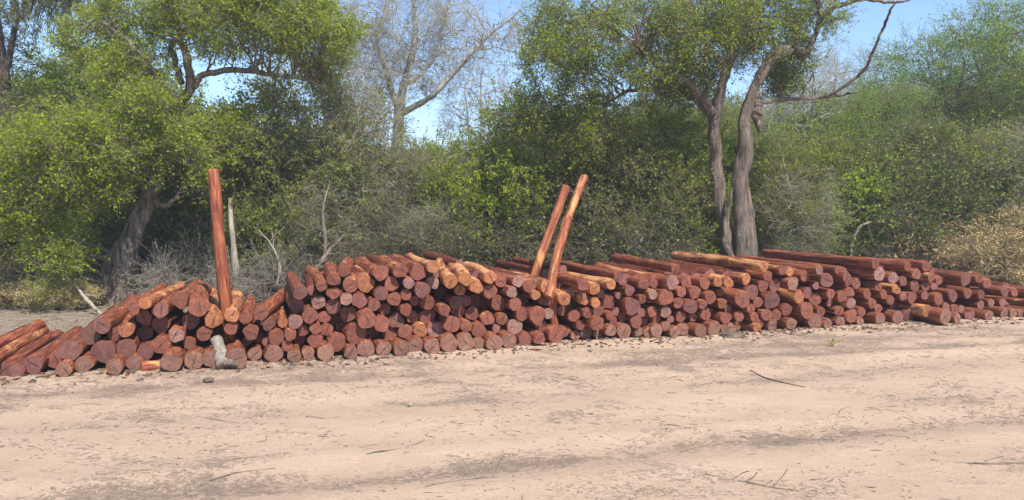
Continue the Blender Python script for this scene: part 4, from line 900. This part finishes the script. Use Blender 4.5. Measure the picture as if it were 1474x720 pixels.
# sticks lying on the bare ground
def ground_stick(pp, r, mat, label, seed, forks=0):
    pts = []
    r *= .8; mat = 'twig_grey' if mat == 'twig_brown' else mat
    for (x, y) in pp:
        p = at_ground(x, y); p[2] = float(ground_z(p[0], p[1]))+r*.8; pts.append(p)
    stick('stick', pts, [r*.6]+[r*.75]*(len(pts)-2)+[r*.3], mat, label, 'stick', 6, .004, forks, seed, 10, (.05, .16))
ground_stick([(1080, 533), (1105, 543), (1130, 552), (1158, 560)], .011, 'twig_brown', 'long brown stick lying on the sand at right', 20)
ground_stick([(528, 657), (560, 651), (590, 644), (611, 636)], .007, 'twig_brown', 'dark stick on the sand below the middle', 21, 2)
ground_stick([(612, 627), (626, 632)], .008, 'twig_brown', 'very short dark twig above the dark middle stick', 22)
ground_stick([(440, 600), (460, 603), (492, 601)], .006, 'twig_grey', 'short grey stick on the sand left of centre', 23)
ground_stick([(612, 704), (640, 695), (680, 690), (720, 689)], .006, 'twig_brown', 'thin bent twig at the bottom edge of view', 24, 2)
ground_stick([(1015, 683), (1060, 690), (1100, 700), (1150, 706)], .006, 'twig_brown', 'thin forked twig at bottom right on litter', 25, 5)
ground_stick([(300, 690), (345, 680), (395, 675)], .006, 'twig_grey', 'thin twig along the tyre track at lower left', 26, 1)
ground_stick([(1205, 600), (1212, 588), (1226, 586)], .006, 'twig_brown', 'small hooked twig on the sand at right', 27)
ground_stick([(950, 612), (975, 616), (1000, 620)], .006, 'twig_grey', 'small grey twig right of centre on the sand', 28)
ground_stick([(1340, 664), (1390, 668), (1440, 670), (1474, 668)], .007, 'twig_brown', 'long thin twig near the right edge of view', 29, 3)
ground_stick([(292, 598), (318, 603), (345, 609)], .005, 'twig_grey', 'fine grey twig on the sand below the grey stump', 30)
ground_stick([(52, 545), (70, 543), (82, 540)], .022, 'bark_grey', 'thick grey bark stick lying at the left foot of the pile', 31)
ground_stick([(60, 470), (100, 462), (150, 455), (190, 448)], .012, 'dead_pale', 'long pale stick on litter behind the left end of pile', 32, 3)
ground_stick([(0, 478), (40, 470), (85, 474)], .012, 'dead_pale', 'pale stick on litter at the left edge', 33, 3)

def lump(name, loc, size, seed, mat, label, cat, sub=3, flat=1.0, rot=0, color=None):
    import bmesh
    from mathutils import noise
    bm = bmesh.new(); bmesh.ops.create_icosphere(bm, subdivisions=sub, radius=1)
    for v in bm.verts:
        n = noise.noise(v.co*1.6+Vector((seed, 0, 0)))*.35 + noise.noise(v.co*4+Vector((0, seed, 0)))*.14
        v.co *= 1+n; v.co.x *= size[0]; v.co.y *= size[1]; v.co.z *= size[2]
    me = bpy.data.meshes.new(name); bm.to_mesh(me); bm.free(); me.materials.append(MAT[mat])
    o = link(name, me); o.location = loc; o.rotation_euler = (0, 0, rot)
    return tag(o, label, cat)
p = at_ground(1055, 485); lump('bark_slab', (p[0], p[1], .02), (.17, .09, .035), 3.1, 'twig_brown', 'flat grey brown slab of bark at the foot of the right pile', 'bark')
p = at_ground(590, 583); lump('pebble', (p[0], p[1], .01), (.02, .016, .014), 5.1, 'dead_pale', 'small white pebble on the sand below the pile middle', 'pebble', 2)
p = at_ground(300, 549); lump('clod', (p[0], p[1], .015), (.05, .035, .025), 7.4, 'twig_brown', 'small brown clod on the sand below the grey stump', 'clod', 2)
# grey stump propped in front of the pile
def stump():
    g = np.random.default_rng(44)
    a, b = on_face(311, 488, -.02), at_ground(325, 531); b = b-FN*.03; b[2] = .03
    P, Rr = smooth_paths([([a, a*.6+b*.4, a*.25+b*.75, b], [.055, .062, .07, .085])], g, 12, .004)
    v, q = tubes(P, Rr, 14); v += g.normal(0, .0035, v.shape)
    n = len(v); cb = v[-14:].mean(0)+np.array([0, 0, .02]); ca = v[:14].mean(0)
    v = np.concatenate([v, [cb, ca]]); j = np.arange(14); j2 = (j+1) % 14
    t1 = np.stack([n-14+j, n-14+j2, np.full(14, n)], 1); t2 = np.stack([j2, j, np.full(14, n+1)], 1)
    o = link('stump', mesh_np('stump', v, [q, t1, t2], [MAT['stump_grey']], [0, 0, 0], smooth=True)); tag(o, 'pale grey dead stump propped against the foot of the pile', 'stump')
    # its split toe
    P, Rr = smooth_paths([([b+[.0, 0, .03], b+[.07, -.02, .05], b+[.13, -.02, .01]], [.045, .035, .015])], g, 6, .004)
    v, q = tubes(P, Rr, 8); link('root', mesh_np('root', v, [q], [MAT['bark_grey']], smooth=True), o)
stump()
# the split offcut
rr = random.Random(3)
p = at_ground(203, 535); p[2] = .055
o = add_log((p[0], p[1], .052), .062, 'l', YAW0-1.15, 0, .24, rr, 'offcut'); tag(o, 'short split orange offcut lying at the foot of the left pile', 'offcut'); o.color = (1, .8, .62, 1.0)

# litter: fibres, bark bits and fine twigs strewn over the sand
def litter():
    g = np.random.default_rng(55); n = 15000
    y = 3.0+9*g.power(1.5, n)
    x = g.uniform(-1, 1, n)*(y*.75+.4)
    d = y-(FL_A+FL_B*x); ok = (d < .1) & (smooth_noise(x*1.2, y*2.0, 1.6, 9)+smooth_noise(x, y*1.5, 5, 10)*.7+g.normal(0, .22, n)+np.clip(1+d*.5, 0, 1)*.35 > .12)
    x, y = x[ok], y[ok]; m = len(x)
    a = g.uniform(0, 6.28, m); L = .02+.10*g.power(.5, m)*g.uniform(.2, 1, m); r = g.uniform(.0010, .0026, m)
    dx, dy = np.cos(a)*L, np.sin(a)*L*.8
    P = np.empty((m, 3, 3)); bend = g.normal(0, .15, m)
    for k, t in enumerate((0, .5, 1)):
        P[:, k, 0] = x+dx*t-dy*bend*(k == 1); P[:, k, 1] = y+dy*t+dx*bend*(k == 1); P[:, k, 2] = ground_z(P[:, k, 0], P[:, k, 1])+r*.9+(k == 1)*g.uniform(0, .006, m)
    v, q = tubes(P, np.stack([r*.6, r, r*.5], 1), 3)
    h = np.arange(m) % 2 == 0; hq = np.repeat(h, 6)
    tag(link('twig_litter', mesh_np('twig_litter', v, [q[hq], q[~hq]], [MAT['twig_grey'], MAT['twig_brown']], [0, 1])), 'fine grey twigs and bark fibres strewn over the sand', 'litter', kind='stuff')
    # forest floor litter behind the pile
    n = 9000; x = g.uniform(-13, 14, n); y = FL_A+FL_B*x+g.uniform(2.2, 7.5, n); a = g.uniform(0, 6.28, n); L = g.uniform(.05, .4, n)
    el = np.abs(g.normal(0, .18, n)); r = g.uniform(.002, .006, n); P = np.empty((n, 3, 3))
    for k, t in enumerate((0, .5, 1)):
        P[:, k, 0] = x+np.cos(a)*L*t; P[:, k, 1] = y+np.sin(a)*L*t; P[:, k, 2] = ground_z(P[:, k, 0], P[:, k, 1])+r+L*t*np.sin(el)
    P[:, 1] += g.normal(0, .02, (n, 3)); P[:, 1, 2] = np.maximum(P[:, 1, 2], r+.01)
    v, q = tubes(P, np.stack([r, r*.9, r*.4], 1), 3)
    tag(link('forest_litter', mesh_np('forest_litter', v, [q], [MAT['dead_pale']])), 'grey dead twigs and straw covering the forest floor behind the pile', 'litter', kind='stuff')
litter()
def chips():
    g = np.random.default_rng(58); n = 1300
    d = -np.abs(g.normal(0, .22, n))-.0; u = g.uniform(-.8, 13.5, n)
    P0 = G0[None]+FD[None]*u[:, None]+FN[None]*d[:, None]; L = .008+.028*g.power(.6, n); wd = L*g.uniform(.2, .6, n); a = g.uniform(0, 6.28, n)
    A = np.stack([np.cos(a), np.sin(a), g.normal(0, .2, n)], 1); B = np.stack([-np.sin(a), np.cos(a), g.normal(0, .25, n)], 1)
    P0[:, 2] = ground_z(P0[:, 0], P0[:, 1])+.006; hgt = np.array([0, 0, 1])*(L*.25)[:, None]
    lo = [P0-A*L[:, None]-B*wd[:, None], P0+A*L[:, None]-B*wd[:, None], P0+A*L[:, None]*.8+B*wd[:, None], P0-A*L[:, None]*.7+B*wd[:, None]]
    V = np.stack(lo+[x+hgt for x in lo], 1).reshape(-1, 3); b = (np.arange(n)*8)[:, None]
    q = np.concatenate([b+np.array([f]) for f in ((4, 5, 6, 7), (0, 1, 5, 4), (1, 2, 6, 5), (2, 3, 7, 6), (3, 0, 4, 7))])
    h = np.tile(g.random(n) < .3, 5)
    o = link('bark_chips', mesh_np('bark_chips', V, [q[h], q[~h]], [MAT['side'], MAT['twig_brown']], [0, 1])); o.color = (.55, .5, .45, .6)
    tag(o, 'red brown and grey bark chips scattered along the foot of the pile', 'bark chips', kind='stuff')
chips()
# green sprig on the sand
g = np.random.default_rng(66); p = at_ground(1198, 499)
P = np.array([[p, p+[g.normal(0, .03), g.normal(0, .02), .05], p+[g.normal(0, .06), g.normal(0, .03), .07]] for _ in range(12)])
v, q = leaves(P, 60, .03, g, .012, .4); o = link('sprig', mesh_np('sprig', v, [q], [MAT['leaf_green']])); tag(o, 'tiny green sprig growing on the sand at right', 'plant')

# ------------------------------------------------------------------ thin pale veil volume, added to lighten the dark shade in the thicket
def added_haze():
    import bmesh
    bm = bmesh.new(); bmesh.ops.create_cube(bm, size=1)
    me = bpy.data.meshes.new('added_haze'); bm.to_mesh(me); bm.free()
    m = bpy.data.materials.new('added_veil'); m.use_nodes = True; n = m.node_tree.nodes; n.clear()
    out = n.new('ShaderNodeOutputMaterial'); v = n.new('ShaderNodeVolumePrincipled')
    v.inputs['Color'].default_value = (.93, .95, 1, 1); v.inputs['Density'].default_value = 0.0028; v.inputs['Anisotropy'].default_value = 0.2
    m.node_tree.links.new(v.outputs[0], out.inputs['Volume']); me.materials.append(m)
    o = link('added_haze', me); o.scale = (1400, 1400, 12); o.location = (0, 550, 5)
    tag(o, 'thin pale veil added over the thicket to lighten its dark shade', 'added_haze', kind='stuff')
added_haze()
